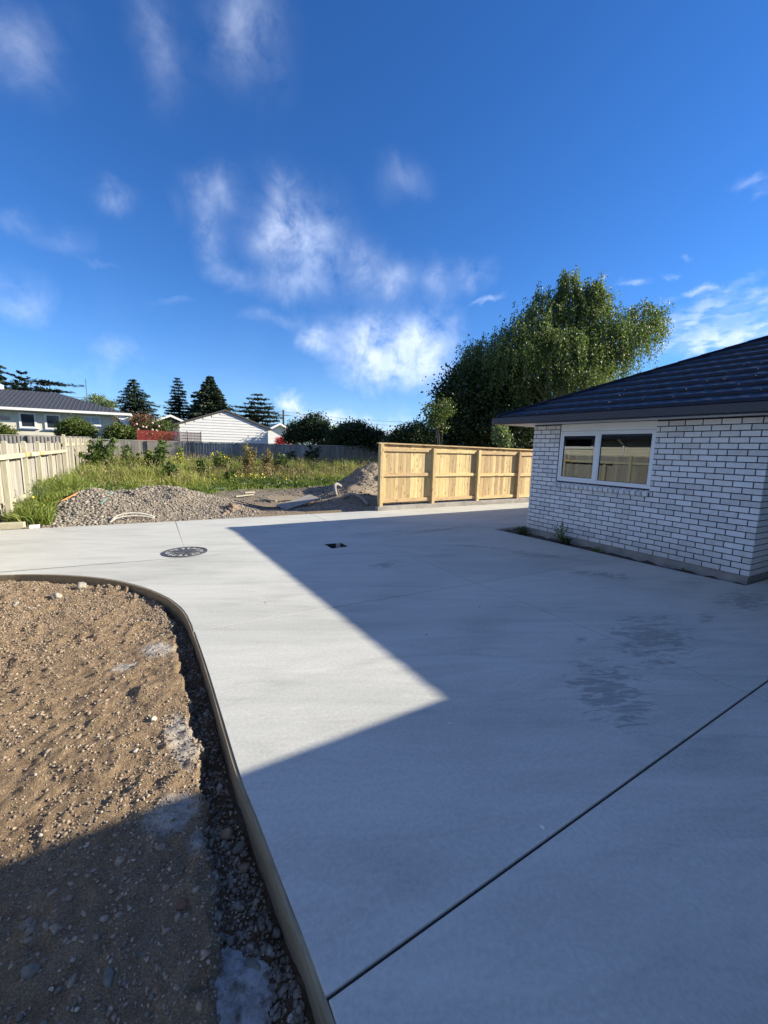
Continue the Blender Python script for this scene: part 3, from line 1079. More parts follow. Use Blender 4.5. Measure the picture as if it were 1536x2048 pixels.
V, F = grid(6.3, 14.4, 2.2, 6.6, 0.04, bed_z, lambda X, Y: (X < 6.95) | (Y > 6.0))
tag(np_mesh('garden_soil', V, F, M['soil'], smooth=True), 'dark soil strip along the foot of the brick wall', kind='structure')


# field terrain
def gauss(X, Y, cx, cy, sx, sy, a=0.0):
    c, s = math.cos(a), math.sin(a)
    u, v = (X - cx) * c + (Y - cy) * s, -(X - cx) * s + (Y - cy) * c
    return np.exp(-(u / sx) ** 2 - (v / sy) ** 2)


def field_z(X, Y):
    z = -0.035 + 0.05 * np_fbm(X, Y, 1.5, 71, 4)
    m = 0.56 * np.exp(-(np.abs((X - 0.1) / 1.5) ** 2.4) - ((Y - 12.0) / 1.15) ** 2) + 0.26 * gauss(X, Y, -1.45, 11.7, 0.8, 0.9) + 0.12 * gauss(X, Y, 1.9, 11.2, .5, .6)
    m = m + 1.06 * gauss(X, Y, 6.9, 12.9, 1.25, 1.1) + 0.42 * gauss(X, Y, 5.3, 11.7, 1.0, 0.7) + 0.25 * gauss(X, Y, 6.0, 14.3, 2.2, .9)
    m = m * (1 + 0.35 * np_fbm(X, Y, 0.6, 81, 4))
    m = m + np.clip((Y - 15) / 8, 0, 1) * 0.12
    z = z + m + 0.03 * np_fbm(X, Y, 0.25, 91, 3)
    near = np.clip((Y - 9.85) / 0.5, 0, 1)
    return z * near + (1 - near) * -0.05


V, F = grid(-2.9, 26, 9.55, 27.5, 0.07, field_z, lambda X, Y: (Y > 9.76) | (X > 5.1))
tag(np_mesh('field', V, F, M['field'], smooth=True), 'rough vacant section behind the concrete', kind='structure')

# ------------------------------------------------------------------ the white brick house
house = empty('brick_house', (6.87, 2.3, 0))
tag(house, 'white brick house with dark mortar, navy tiled roof and white framed window', 'house')
HO = Vector((6.87, 2.3, 0))


def hb(name, mat, boxes, parent=house, bevel=0.0):
    b = MB()
    for lo, hi in boxes:
        b.box([lo[i] - HO[i] for i in range(3)], [hi[i] - HO[i] for i in range(3)], bevel)
    return b.build(name, mat, parent)


ZB, ZT, GA = 0.080, 2.170, 0.0836
WY0, WY1, WZ0, WZ1 = 3.70, 5.45, 1.115, 2.045      # window opening
XF = 6.881
wall = hb('wall', M['mortar'], [((XF, 2.306, 0.08), (7.0, WY0, 2.19)), ((XF, WY1, 0.08), (7.0, 6.074, 2.19)), ((XF, WY0, 0.08), (7.0, WY1, WZ0 - 0.002))])
rear = hb('rear_wall', M['white'], [((7.0, 5.95, 0.05), (16.0, 6.074, 2.19)), ((15.9, -7.5, 0.05), (16.0, 5.95, 2.19)), ((3.6, -7.6, 0.05), (15.9, -7.5, 2.19)),
                                    ((7.0, 2.321, 0.05), (8.3, 2.43, 2.19)), ((8.3, -0.7, 0.05), (8.4, 2.43, 2.19)), ((3.6, -0.78, 0.05), (8.3, -0.7, 2.19)), ((3.6, -7.5, 0.05), (3.7, -0.78, 2.19))])
hb('foundation', M['foundation'], [((6.884, 2.314, -0.3), (7.0, 6.066, 0.0795)), ((7.0, 2.314, -0.3), (8.29, 2.42, 0.079)), ((7.0, 5.96, -0.3), (15.98, 6.066, 0.049)),
                                   ((3.62, -0.77, -0.3), (8.29, -0.71, 0.049)), ((3.62, -7.58, -0.3), (15.98, -7.52, 0.049)), ((3.61, -7.5, -0.3), (3.69, -0.79, 0.049)), ((15.91, -7.5, -0.3), (15.98, 5.94, 0.049))])
hb('room_lining', M['room'], [((7.01, 2.44, 0.3), (11, 5.94, 0.32)), ((11.0, 2.44, 0.3), (11.05, 5.94, 2.3))])

# bricks on the wall that faces the drive, laid one by one
BL, BH, BD = 0.2115, 0.0708, 0.03
BRK = {}


def brick_mesh(length):
    k = round(length, 3)
    if k not in BRK:
        b = bmesh.new()
        bmesh.ops.create_cube(b, size=1.0, matrix=Matrix.Diagonal((BD, k, BH, 1)))
        bmesh.ops.bevel(b, geom=[e for e in b.edges if all(v.co.x < 0 for v in e.verts)], offset=0.003, segments=1, affect='EDGES')
        me = bpy.data.meshes.new('brick')
        b.to_mesh(me)
        b.free()
        me.materials.append(M['brick'])
        BRK[k] = me
    return BRK[k]


placed = []
for c in range(25):
    zc = ZB + c * GA + BH / 2 + 0.005
    y = 2.300 - (0.1125 if c % 2 == 0 else 0.0)
    while y < 6.08:
        a, e = max(y, 2.300), min(y + BL, 6.075)
        segs = [(a, e)]
        if zc > WZ0 - 0.09 and zc < 2.3:
            segs = []
            if a < WY0 - 0.004:
                segs.append((a, min(e, WY0 - 0.004)))
            if e > WY1 + 0.004:
                segs.append((max(a, WY1 + 0.004), e))
        for s0, s1 in segs:
            if s1 - s0 > 0.035:
                placed.append((s0, s1, zc))
        y += 0.225
placed.sort(key=lambda p: p[0])
rest = MB()
for i, (s0, s1, zc) in enumerate(placed):
    px = 6.870 + BD / 2 + random.uniform(-0.0012, 0.0012)
    if i < 300:
        inst('brick', brick_mesh(s1 - s0), wall, (px - HO.x, (s0 + s1) / 2 - HO.y, zc), (random.uniform(-.003, .003), random.uniform(-.01, .01), random.uniform(-.006, .006)))
    else:
        rest.box((px - BD / 2 - HO.x, s0 - HO.y, zc - BH / 2), (px + BD / 2 - HO.x, s1 - HO.y, zc + BH / 2), 0.003)
# the return wall round the corner and the plain courses of the wing
for c in range(25):
    zc = ZB + c * GA + BH / 2 + 0.005
    x = 6.903 + (0.0 if c % 2 == 0 else -0.1125) + 0.002
    while x < 8.29:
        a, e = max(x, 6.903), min(x + BL, 8.29)
        if e - a > 0.03:
            rest.box((a - HO.x, 2.3005 - HO.y, zc - BH / 2), (e - HO.x, 2.3005 + BD - HO.y, zc + BH / 2), 0.003)
        x += 0.225
tag(rest.build('brick', M['brick'], wall), kind='stuff')
bw = MB()
bw.box((7.0 - HO.x, 2.309 - HO.y, 0.08), (8.298 - HO.x, 2.32 - HO.y, 2.185))
bw.build('wall', M['mortar'], house)

# window with sill
win = empty('window', (0, 0, 0), parent=house)
FX0, FX1 = 6.887, 6.955


def wb(name, mat, boxes, bevel=0.002):
    return hb(name, mat, boxes, win, bevel)


wb('head_board', M['white'], [((6.890, WY0 + 0.002, WZ1 + 0.004), (6.93, WY1 - 0.002, 2.178))])
YM = 4.66
wb('frame', M['joinery'], [((FX0, WY0 + .002, WZ0 + .001), (FX1, WY1 - .002, WZ0 + 0.045)), ((FX0, WY0 + .002, WZ1 - 0.04), (FX1, WY1 - .002, WZ1)),
                           ((FX0 + .001, WY0 + .002, WZ0 + 0.045), (FX1, WY0 + 0.042, WZ1 - 0.04)), ((FX0 + .001, WY1 - 0.042, WZ0 + 0.045), (FX1, WY1 - .002, WZ1 - 0.04)),
                           ((FX0 + .001, YM - 0.022, WZ0 + 0.045), (FX1, YM + 0.022, WZ1 - 0.04))])
for y0, y1, px in ((WY0 + 0.042, YM - 0.022, 6.893), (YM + 0.022, WY1 - 0.042, 6.8885)):
    z0, z1 = WZ0 + 0.045, WZ1 - 0.04
    w = 0.022 if y0 < 4 else 0.042
    sash = wb('sash', M['joinery'], [((px, y0 + .001, z0 + .001), (6.94, y1 - .001, z0 + w)), ((px, y0 + .001, z1 - w), (6.94, y1 - .001, z1 - .001)),
                                     ((px + .0006, y0 + .001, z0 + w), (6.94, y0 + w, z1 - w)), ((px + .0006, y1 - w, z0 + w), (6.94, y1 - .001, z1 - w))])
    wb('seal', M['rubber'], [((6.900, y0 + w, z0 + w), (6.925, y1 - w, z0 + w + .006)), ((6.900, y0 + w, z1 - w - .006), (6.925, y1 - w, z1 - w)),
                             ((6.9005, y0 + w, z0 + w + .006), (6.925, y0 + w + .006, z1 - w - .006)), ((6.9005, y1 - w - .006, z0 + w + .006), (6.925, y1 - w, z1 - w - .006))], 0)
    wb('pane', M['glass'], [((6.910, y0 + w + .001, z0 + w + .001), (6.914, y1 - w - .001, z1 - w - .001))], 0)
# sloping rowlock sill bricks
nb = 19
pitch = (WY1 - WY0 + 0.03) / nb
sb = bmesh.new()
bmesh.ops.create_cube(sb, size=1.0, matrix=Matrix.Diagonal((0.14, pitch - 0.017, 0.072, 1)))
bmesh.ops.bevel(sb, geom=list(sb.edges), offset=0.004, segments=1, affect='EDGES')
sme = bpy.data.meshes.new('sill_brick')
sb.to_mesh(sme)
sb.free()
sme.materials.append(M['brick'])
for k in range(nb):
    inst('sill_brick', sme, win, (6.868 - HO.x, WY0 - 0.015 + (k + .5) * pitch - HO.y, 1.052 + random.uniform(-.001, .001)), (0, R(-14), random.uniform(-.01, .01)))
hb('sill_mortar', M['mortar'], [((6.845, WY0 - 0.012, 1.010), (6.93, WY1 + 0.012, 1.062))], win)

# roof
TP = math.tan(R(24.0))
X0, Y0, Z0 = 6.29, 6.60, 2.325
XE, YS = 16.6, -8.1
RW = (XE - X0) / 2
XR = X0 + RW
ZR = Z0 + RW * TP


def rv(x, y, z):
    return (x - HO.x, y - HO.y, z)


roof = empty('roof', (0, 0, 0), parent=house)
b = MB()
o = 0.03
b.poly([rv(X0 + .02, Y0 - .02, Z0 - o), rv(XE, Y0 - .02, Z0 - o), rv(XE, YS, Z0 - o), rv(X0 + .02, YS, Z0 - o), rv(XR, Y0 - RW, ZR - o), rv(XR, YS + RW, ZR - o)],
       [(0, 4, 5, 3), (0, 1, 4), (1, 2, 5, 4), (2, 3, 5)])
# wing
WX0, WYN, WYS = 3.0, -0.08, YS
wh = (WYN - WYS) / 2
wz = Z0 + wh * TP
b.poly([rv(WX0, WYN, Z0 - o), rv(WX0, WYS, Z0 - o), rv(WX0 + wh, WYN - wh, wz - o), rv(X0 + wh, WYN - wh, wz - o), rv(X0 + .02, WYN, Z0 - o), rv(X0 + .02, WYS, Z0 - o)],
       [(0, 2, 1), (0, 4, 3, 2), (1, 2, 3, 5)])
b.build('underlay', M['rooftile'], roof)

TW, TR = 0.40, 0.335
cs, sn = math.cos(R(24)), math.sin(R(24))


def tile_grid():
    nu, pts, faces = 16, [], []
    prof = [(0.004, -0.034), (0.0, -0.004), (0.016, 0.006), (0.10, 0.003), (0.22, -0.010), (TR + 0.01, -0.026)]
    for i in range(nu + 1):
        u = TW * i / nu
        wv = 0.0022 * math.sin(2 * math.pi * i / 8.0) + 0.0015 * math.sin(2 * math.pi * i / 16.0 + 1)
        for k, (s, h) in enumerate(prof):
            pts.append((u, s + (0.0015 * math.cos(2 * math.pi * i / 4.0) if k < 3 else 0), h + (wv if k > 0 else wv * .6)))
    m = len(prof)
    for i in range(nu):
        for k in range(m - 1):
            faces.append((i * m + k, (i + 1) * m + k, (i + 1) * m + k + 1, i * m + k + 1))
    return pts, faces


TPTS, TF = tile_grid()


def tile_world(u0, s0, dz=0.0):
    """tile corner at distance u0 south of the north eave corner and s0 up the slope"""
    out = []
    for u, s, h in TPTS:
        ss, hh = s0 + s, h + 0.026 + dz
        out.append((X0 + ss * cs - hh * sn, Y0 - u0 - u, Z0 + ss * sn + hh * cs))
    return out


rest_t = bmesh.new()
full_me = bpy.data.meshes.new('tile')
full_me.from_pydata([(-s * 0 + 0, 0, 0) for s in range(0)], [], [])
loc0 = tile_world(0, 0)
full_me.clear_geometry()
full_me.from_pydata([(p[0] - X0, p[1] - Y0, p[2] - Z0) for p in loc0], [], TF)
for p in full_me.polygons:
    p.use_smooth = True
full_me.materials.append(M['rooftile'])
rows = int(RW / cs / TR)
for rI in range(rows + 1):
    s0 = rI * TR + 0.01
    ncol = 38
    for cI in range(-1, ncol):
        u0 = cI * TW + (TW / 2 if rI % 2 else 0)
        xin = s0 * cs
        if u0 + TW < xin:
            continue
        ysouth = Y0 - u0 - TW
        if ysouth < YS + xin:
            continue
        off = (X0 + s0 * cs - X0 - 0.0, -u0, s0 * sn)
        jit = random.uniform(-.0015, .0015)
        crossing = u0 < xin + TR * cs + 0.02
        if not crossing:
            if ysouth > 0.3:
                inst('tile', full_me, roof, (X0 + off[0] - HO.x, Y0 + off[1] - HO.y, Z0 + off[2] + jit))
            else:
                if rI % 1 == 0:
                    vs = [rest_t.verts.new((X0 + off[0] - HO.x + p[0] - X0, Y0 + off[1] - HO.y + p[1] - Y0, Z0 + off[2] + p[2] - Z0)) for p in loc0]
                    for f in TF:
                        rest_t.faces.new([vs[i] for i in f])
        else:
            tb = bmesh.new()
            vs = [tb.verts.new(rv(X0 + off[0] + p[0] - X0, Y0 + off[1] + p[1] - Y0, Z0 + off[2] + p[2] - Z0)) for p in loc0]
            for f in TF:
                tb.faces.new([vs[i] for i in f])
            # cut along the hip plane: (x - X0) = (Y0 - y)
            bmesh.ops.bisect_plane(tb, geom=tb.verts[:] + tb.edges[:] + tb.faces[:], plane_co=rv(X0, Y0 - 0.01, 0), plane_no=(1, 1, 0), clear_outer=True)
            if len(tb.faces):
                for f in tb.faces:
                    f.smooth = True
                me = bpy.data.meshes.new('tile')
                tb.to_mesh(me)
                me.materials.append(M['rooftile'])
                link(bpy.data.objects.new('tile', me), roof)
            tb.free()
bmesh.ops.recalc_face_normals(rest_t, faces=rest_t.faces)
me = bpy.data.meshes.new('tile')
rest_t.to_mesh(me)
rest_t.free()
me.materials.append(M['rooftile'])
tag(link(bpy.data.objects.new('tile', me), roof), kind='stuff')
# hip caps
hd = Vector((1, -1, TP)).normalized()
n = int((ZR - Z0) / TP * math.sqrt(2 + TP * TP) / 0.36)
for k in range(n):
    a = Vector((X0 + 0.03, Y0 - 0.03, Z0 + 0.035)) + hd * (k * 0.36)
    e = a + hd * 0.385
    s = hd.cross(Vector((0, 0, 1))).normalized()
    t = s.cross(hd).normalized()
    P, Fc = [], []
    for q, (base, rr) in enumerate(((a, 0.075), (e, 0.066))):
        P.append(tuple(base - HO + s * rr * 1.5 - t * 0.075))
        for j in range(7):
            an = math.pi * j / 6
            P.append(tuple(base - HO + s * math.cos(an) * rr * 1.25 + t * (math.sin(an) * rr * 0.4 + 0.004 * (1 - q))))
        P.append(tuple(base - HO - s * rr * 1.5 - t * 0.075))
    for j in range(8):
        Fc.append((j, j + 1, 10 + j, 9 + j))
    Fc.append(tuple(range(8, -1, -1)))
    me = bpy.data.meshes.new('ridge_cap')
    me.from_pydata(P, [], Fc)
    me.materials.append(M['ridge'])
    link(bpy.data.objects.new('ridge_cap', me), roof)
# gutter, fascia, soffit
prof = [(0.0, 0.0), (0.0, -0.11), (0.02, -0.125), (0.11, -0.125), (0.11, -0.01), (0.104, -0.01), (0.104, -0.115), (0.022, -0.115), (0.008, -0.105), (0.008, -0.01), (0.012, 0.004), (0.004, 0.006)]
gx, gz = X0 - 0.045, Z0 - 0.012
b = MB()
b.prism([(gx + p[0] - HO.x, gz + p[1]) for p in prof], 'y', WYN - HO.y, Y0 + 0.045 - HO.y)
b.build('gutter', M['gutter'], house)
b = MB()
b.prism([(Y0 + 0.045 - p[0] - HO.y, gz + p[1]) for p in prof], 'x', X0 + 0.075 - HO.x, XE - HO.x)
b.build('gutter', M['gutter'], house)
b = MB()
b.prism([(WYN + 0.045 - p[0] - HO.y, gz + p[1]) for p in prof], 'x', WX0 - HO.x, X0 - 0.05 - HO.x)
b.build('gutter', M['gutter'], house)
hb('fascia', M['gutter'], [((X0 + 0.066, WYN, 2.186), (X0 + 0.085, Y0 - 0.085, 2.345)), ((X0 + 0.066, Y0 - 0.085, 2.186), (XE, Y0 - 0.066, 2.345)), ((WX0 + .03, WYN - .085, 2.186), (X0 + .06, WYN - .066, 2.345))])
hb('soffit', M['white'], [((X0 + 0.086, WYN, 2.188), (6.99, Y0 - 0.086, 2.200)), ((6.99, 6.0, 2.188), (XE - .1, Y0 - 0.086, 2.199)), ((6.99, WYN, 2.188), (8.4, 2.4, 2.199)), ((WX0 + .05, -.79, 2.188), (8.4, WYN - .086, 2.1995))])
# white beads painting the sun glints of dewdrops along the tile lips
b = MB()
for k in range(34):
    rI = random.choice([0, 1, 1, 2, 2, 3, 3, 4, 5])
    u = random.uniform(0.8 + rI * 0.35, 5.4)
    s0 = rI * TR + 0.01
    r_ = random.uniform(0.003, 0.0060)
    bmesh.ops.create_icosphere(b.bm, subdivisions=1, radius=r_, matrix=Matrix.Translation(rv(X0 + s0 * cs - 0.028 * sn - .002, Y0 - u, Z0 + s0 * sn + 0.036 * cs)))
tag(b.build('dew_glint', M['white'], roof), kind='stuff')


# roof edges skewed off the wall lines to steer their cast shadow
def shadow_skew(x, y):
    return x + (Y0 - y) * 0.045, y - 0.036 * max(0.0, X0 - x)


for ob in list(roof.children) + [c for c in house.children if c.name.split('.')[0] in ('gutter', 'fascia', 'soffit')]:
    if ob.data.users > 1:
        nx, ny = shadow_skew(ob.location.x + HO.x, ob.location.y + HO.y)
        ob.location.x, ob.location.y = nx - HO.x, ny - HO.y
        ob.rotation_euler.z = 0.045
    else:
        for v in ob.data.vertices:
            nx, ny = shadow_skew(v.co.x + HO.x, v.co.y + HO.y)
            v.co.x, v.co.y = nx - HO.x, ny - HO.y


# ------------------------------------------------------------------ new pine fence
pf = empty('pine_fence', (5.29, 9.64, 0))
tag(pf, 'new golden pine paling fence with three rails, end post beside the rubble heap', 'fence')
FS = math.atan2(0.16, 5.8)
pf.rotation_euler = (0, 0, FS)
FL = 9.0


def slope(x):
    return -0.011 * x


pos_posts = [0.05, 1.78, 3.50, 5.27, 7.05, 8.85]
x = 0.0
k = 0
while x < FL:
    w = random.choice([0.118, 0.122, 0.128, 0.135])
    b = MB()
    th = random.uniform(0.016, 0.021)
    b.box((x, 0.145 - th, 0.165 + random.uniform(-.005, .01)), (x + w - 0.003, 0.145 + random.uniform(0, .003), 1.765 + slope(x)), 0.002)
    b.build('paling', M['pine'], pf)
    x += w
for z0, z1 in ((1.575, 1.665), (0.905, 0.995), (0.20, 0.295)):
    for a, c in zip(pos_posts[:-1], pos_posts[1:]):
        b = MB()
        b.box((a + 0.051, 0.083, z0 + slope(a)), (c - 0.051, 0.125, z1 + slope(a)), 0.003)
        b.build('rail', M['pinex'], pf)
for i, px in enumerate(pos_posts):
    b = MB()
    b.box((px - 0.05, 0.022, 0.0), (px + 0.05, 0.124, (1.765 if i == 0 else 1.70) + slope(px)), 0.004)
    b.build('post', M['pine'], pf)
for a, c in ((-0.03, 4.4), (4.403, FL)):
    b = MB()
    for q in (a,):
        b.poly([(a, 0.06, 1.768 + slope(a)), (c, 0.06, 1.768 + slope(c)), (c, 0.175, 1.768 + slope(c)), (a, 0.175, 1.768 + slope(a)),
                (a, 0.06, 1.802 + slope(a)), (c, 0.06, 1.802 + slope(c)), (c, 0.175, 1.802 + slope(c)), (a, 0.175, 1.802 + slope(a))],
               [(0, 1, 5, 4), (1, 2, 6, 5), (2, 3, 7, 6), (3, 0, 4, 7), (4, 5, 6, 7), (3, 2, 1, 0)])
    b.build('cap', M['pinex'], pf)
b = MB()
b.box((-0.06, 0.0, -0.15), (FL, 0.15, 0.115), 0.006)
b.build('plinth', M['foundation'], pf)

# ------------------------------------------------------------------ left boundary fence
lf = empty('boundary_fence', (-2.5, 10.5, 0))
tag(lf, 'pale weathered paling fence with proud posts down the left side', 'fence')
LX = -2.5
posts = [9.6 - 1.46 * k for k in range(4, 0, -1)] + [9.6, 11.05, 12.55, 13.95, 15.40, 16.78, 17.95, 19.35, 20.70, 22.05, 23.4, 24.7, 25.8]


def ltop(y):
    return 1.56 if y < 17.95 else 1.76


y = 2.4
while y < 26.35:
    w = random.choice([0.145, 0.15, 0.153])
    b = MB()
    z0 = 0.05 + random.uniform(-.02, .03)
    b.box((-0.115, y - 10.5, z0), (-0.095 + random.uniform(-.003, .003), y + w - 0.005 - 10.5, ltop(y) + random.uniform(-.012, .01)), 0.003)
    b.build('paling', M['oldwood'], lf)
    y += w
for i, py in enumerate(posts):
    b = MB()
    zt = {17.95: 1.86}.get(py, ltop(py) + 0.055)
    hw = 0.06 if py == 17.95 else 0.036
    # posts are weathered to a rounded head
    b.prism([(-0.044, -0.1), (0.035, -0.1), (0.035, zt - 0.03), (0.018, zt - 0.006), (-0.005, zt), (-0.044, zt - 0.01)], 'y', py - hw - 10.5, py + hw - 10.5)
    b.build('post', M['oldpost'], lf)
for a, c in zip(posts[:-1], posts[1:]):
    zc = 1.30 if c < 18 else 1.50
    for z in (zc, 0.35):
        b = MB()
        b.box((-0.094, a + 0.037 - 10.5, z - 0.045), (-0.046, c - 0.037 - 10.5, z + 0.045), 0.004)
        b.build('rail', M['oldrail'], lf)
# rail fixed over the faces of the posts, and two newer blocks
for a, c in ((10.3, 12.2), (12.85, 13.7), (14.1, 17.9)):
    b = MB()
    b.box((0.037, a - 10.5, 1.255), (0.08, c - 10.5, 1.35), 0.004)
    b.build('rail', M['oldrail'], lf)
for a in (12.22, 13.72):
    b = MB()
    b.box((0.038, a - 10.5, 1.265), (0.10, a + 0.28 - 10.5, 1.36), 0.004)
    tag(b.build('packing_block', M['newblock'], lf), 'newer orange timber block')
b = MB()
b.box((0.02, 0.05, 0.0), (0.11, 0.16, 1.22), 0.005)
b.build('post', M['oldpost'], lf)

# ------------------------------------------------------------------ back fence, grey palings
bf = empty('back_fence', (0, 26.5, 0))
tag(bf, 'long weathered grey paling fence closing the far side of the section', 'fence')


def btop(x):
    return 1.82 if x < -2.6 else 1.72


for a, c in ((-9.0, -2.6), (-2.6, 27.0)):
    x = a
    idx = 0
    V, F = [], []
    while x < c:
        w = 0.15
        j = random.uniform(-.012, .012)
        dy = random.uniform(-.004, .004)
        lo, hi = (x, dy, -0.05), (x + w - 0.006, 0.02 + dy, btop(x + .01) + j)
        if abs(x - 13) < 3.2 or abs(x + .5) < 3:
            b = MB()
            b.box(lo, hi)
            b.build('paling', M['greywood'], bf)
        else:
            n0 = len(V)
            V += [(lo[0], lo[1], lo[2]), (hi[0], lo[1], lo[2]), (hi[0], hi[1], lo[2]), (lo[0], hi[1], lo[2]), (lo[0], lo[1], hi[2]), (hi[0], lo[1], hi[2]), (hi[0], hi[1], hi[2]), (lo[0], hi[1], hi[2])]
            F += [(n0, n0 + 1, n0 + 5, n0 + 4), (n0 + 1, n0 + 2, n0 + 6, n0 + 5), (n0 + 2, n0 + 3, n0 + 7, n0 + 6), (n0 + 3, n0, n0 + 4, n0 + 7), (n0 + 4, n0 + 5, n0 + 6, n0 + 7)]
        x += w
    if V:
        tag(np_mesh('paling', V, F, M['greywood'], bf), kind='stuff')
for a, c in ((-9.0, -2.62), (-2.58, 12), (12.003, 27.0)):
    b = MB()
    b.box((a, -0.012, btop(a) + 0.013), (c, 0.035, btop(a) + 0.05))
    b.build('cap', M['greywoodx'], bf)
for px in [-7.6, -5.05, -2.6, 0.0, 2.15, 4.6, 7.0, 9.4, 11.8, 14.2, 16.6, 19.0, 21.4, 23.8]:
    b = MB()
    b.box((px - .05, -0.09, -0.05), (px + .05, -0.016, btop(px) + 0.035), 0.004)
    b.build('post', M['greywood'], bf)


# ------------------------------------------------------------------ neighbouring buildings
def lapped(parent, name, mat, x0, x1, z0, z1, y, pitch=0.16, topf=None, axis='x'):
    """horizontal weatherboards, each leaning over the one below; wall faces -y (axis x) or +x (axis y)"""
    b = MB()
    z = z0
    while z < z1 - 0.01:
        ze = min(z + pitch, z1)
        a, c = (x0, x1) if topf is None else topf(z, ze)
        if c - a > 0.05:
            if axis == 'x':
                b.prism([(y, z), (y - 0.032, z), (y - 0.006, ze), (y, ze)], 'x', a, c)
            else:
                b.prism([(y, z), (y + 0.026, z), (y + 0.006, ze), (y, ze)], 'y', a, c)
        z = ze
    return tag(b.build(name, mat, parent), kind='stuff')


# pale stucco house beyond the back fence
sh_ = empty('stucco_house', (-6, 31, 0))
tag(sh_, 'low pale stucco house with dark hipped roof and white guttering beyond the back fence', 'house')


def sbx(name, mat, boxes, o=(-6, 31, 0), parent=None, bevel=0.0):
    b = MB()
    for lo, hi in boxes:
        b.box([lo[i] - o[i] for i in range(3)], [hi[i] - o[i] for i in range(3)], bevel)
    return b.build(name, mat, parent)


sbx('wall', M['stucco'], [((-16, 30.95, -0.2), (-1.82, 31.15, 3.3)), ((-2.02, 31.15, -0.2), (-1.82, 37, 3.3)), ((-16, 37, -.2), (-1.82, 37.2, 3.3))], parent=sh_)
b = MB()
ex0, ex1, ey0, ey1, ez, w_, rz = -17.0, -0.91, 30.45, 38.1, 3.36, 4.05, 4.66
P = [(ex0, ey0, ez), (ex1, ey0, ez), (ex1, ey1, ez), (ex0, ey1, ez), (ex0 + w_, ey0 + w_, rz), (ex1 - w_, ey0 + w_, rz)]
b.poly([(p[0] + 6, p[1] - 31, p[2]) for p in P], [(0, 1, 5, 4), (1, 2, 5), (2, 3, 4, 5), (3, 0, 4), (3, 2, 1, 0)])
rf = b.build('roof', M['darkroof'], sh_)
# ribs of the tiles run down the slope
b = MB()
x = ex0 + 0.2
while x < ex1 - 0.1:
    run = min(w_, x - ex0, ex1 - x)
    sl = (rz - ez) / w_
    b.poly([(x + 6 - .05, ey0 - 31, ez + .002), (x + 6 + .05, ey0 - 31, ez + .002), (x + 6, ey0 - 31, ez + .022), (x + 6 - .05, ey0 + run - 31, ez + run * sl + .002), (x + 6 + .05, ey0 + run - 31, ez + run * sl + .002), (x + 6, ey0 + run - 31, ez + run * sl + .022)],
           [(0, 2, 5, 3), (2, 1, 4, 5), (0, 1, 2)])
    x += 0.21
tag(b.build('roof_rib', M['darkroof'], rf), kind='stuff')
sbx('gutter', M['white'], [((ex0, 30.35, 3.24), (ex1 + .1, 30.45, 3.38)), ((ex1, 30.45, 3.24), (ex1 + .1, 38.1, 3.38))], parent=sh_)
sbx('soffit', M['white'], [((ex0, 30.455, 3.25), (ex1 - .005, 30.94, 3.28)), ((-1.81, 30.945, 3.25), (ex1 - .005, 38, 3.28))], parent=sh_)
b = MB()
b.prism([(-1.55 + 6, 3.24), (-0.93 + 6, 3.24), (-0.93 + 6, 2.62), (-1.25 + 6, 2.55)], 'y', 30.5 - 31, 30.9 - 31)
b.build('boxed_eave', M['white'], sh_)
for x0, x1, z0, z1, curt in ((-6.26, -5.48, 2.28, 3.16, 0), (-5.12, -4.36, 2.26, 3.14, 0), (-3.42, -2.42, 2.55, 3.12, 1)):
    wi = empty('window', (0, 0, 0), parent=sh_)
    f = 0.10
    sbx('frame', M['white'], [((x0, 30.89, z0), (x1, 30.945, z0 + f)), ((x0, 30.89, z1 - f), (x1, 30.945, z1)), ((x0, 30.891, z0 + f), (x0 + f, 30.945, z1 - f)), ((x1 - f, 30.891, z0 + f), (x1, 30.945, z1 - f))] +
        ([((x0 + .48, 30.90, z0 + f), (x0 + .53, 30.945, z1 - f))] if curt else []), parent=wi)
    sbx('pane', M['curtain'] if curt else M['darkglass'], [((x0 + f, 30.925, z0 + f), (x1 - f, 30.947, z1 - f))], parent=wi)
    sbx('sill', M['bluesill'], [((x0 - .06, 30.85, z0 - .06), (x1 + .06, 30.945, z0 - .003))], parent=wi)
sbx('chimney', M['white'], [((-8.7, 35.6, 4.0), (-7.95, 36.4, 5.05))], parent=sh_)
b = MB()
b.tube([(-3.76 + 6, 38.3 - 31, 3.4), (-3.74 + 6, 38.3 - 31, 6.1)], 0.02, 6)
b.build('antenna_mast', M['pole'], sh_)

# white weatherboard gable building
wg = empty('weatherboard_shed', (4.9, 32, 0))
tag(wg, 'white weatherboard gable end building with thin dark roof behind the back fence', 'shed')


def shed_top(z, ze):
    zz = ze
    lx = 1.92 if zz < 3.0 else 1.92 + (zz - 3.0) / (4.0 - 3.0) * (4.88 - 1.92)
    rx = 7.84 if zz < 2.93 else 7.84 - (zz - 2.93) / (4.0 - 2.93) * (7.84 - 4.88)
    return lx - 4.9, rx - 4.9


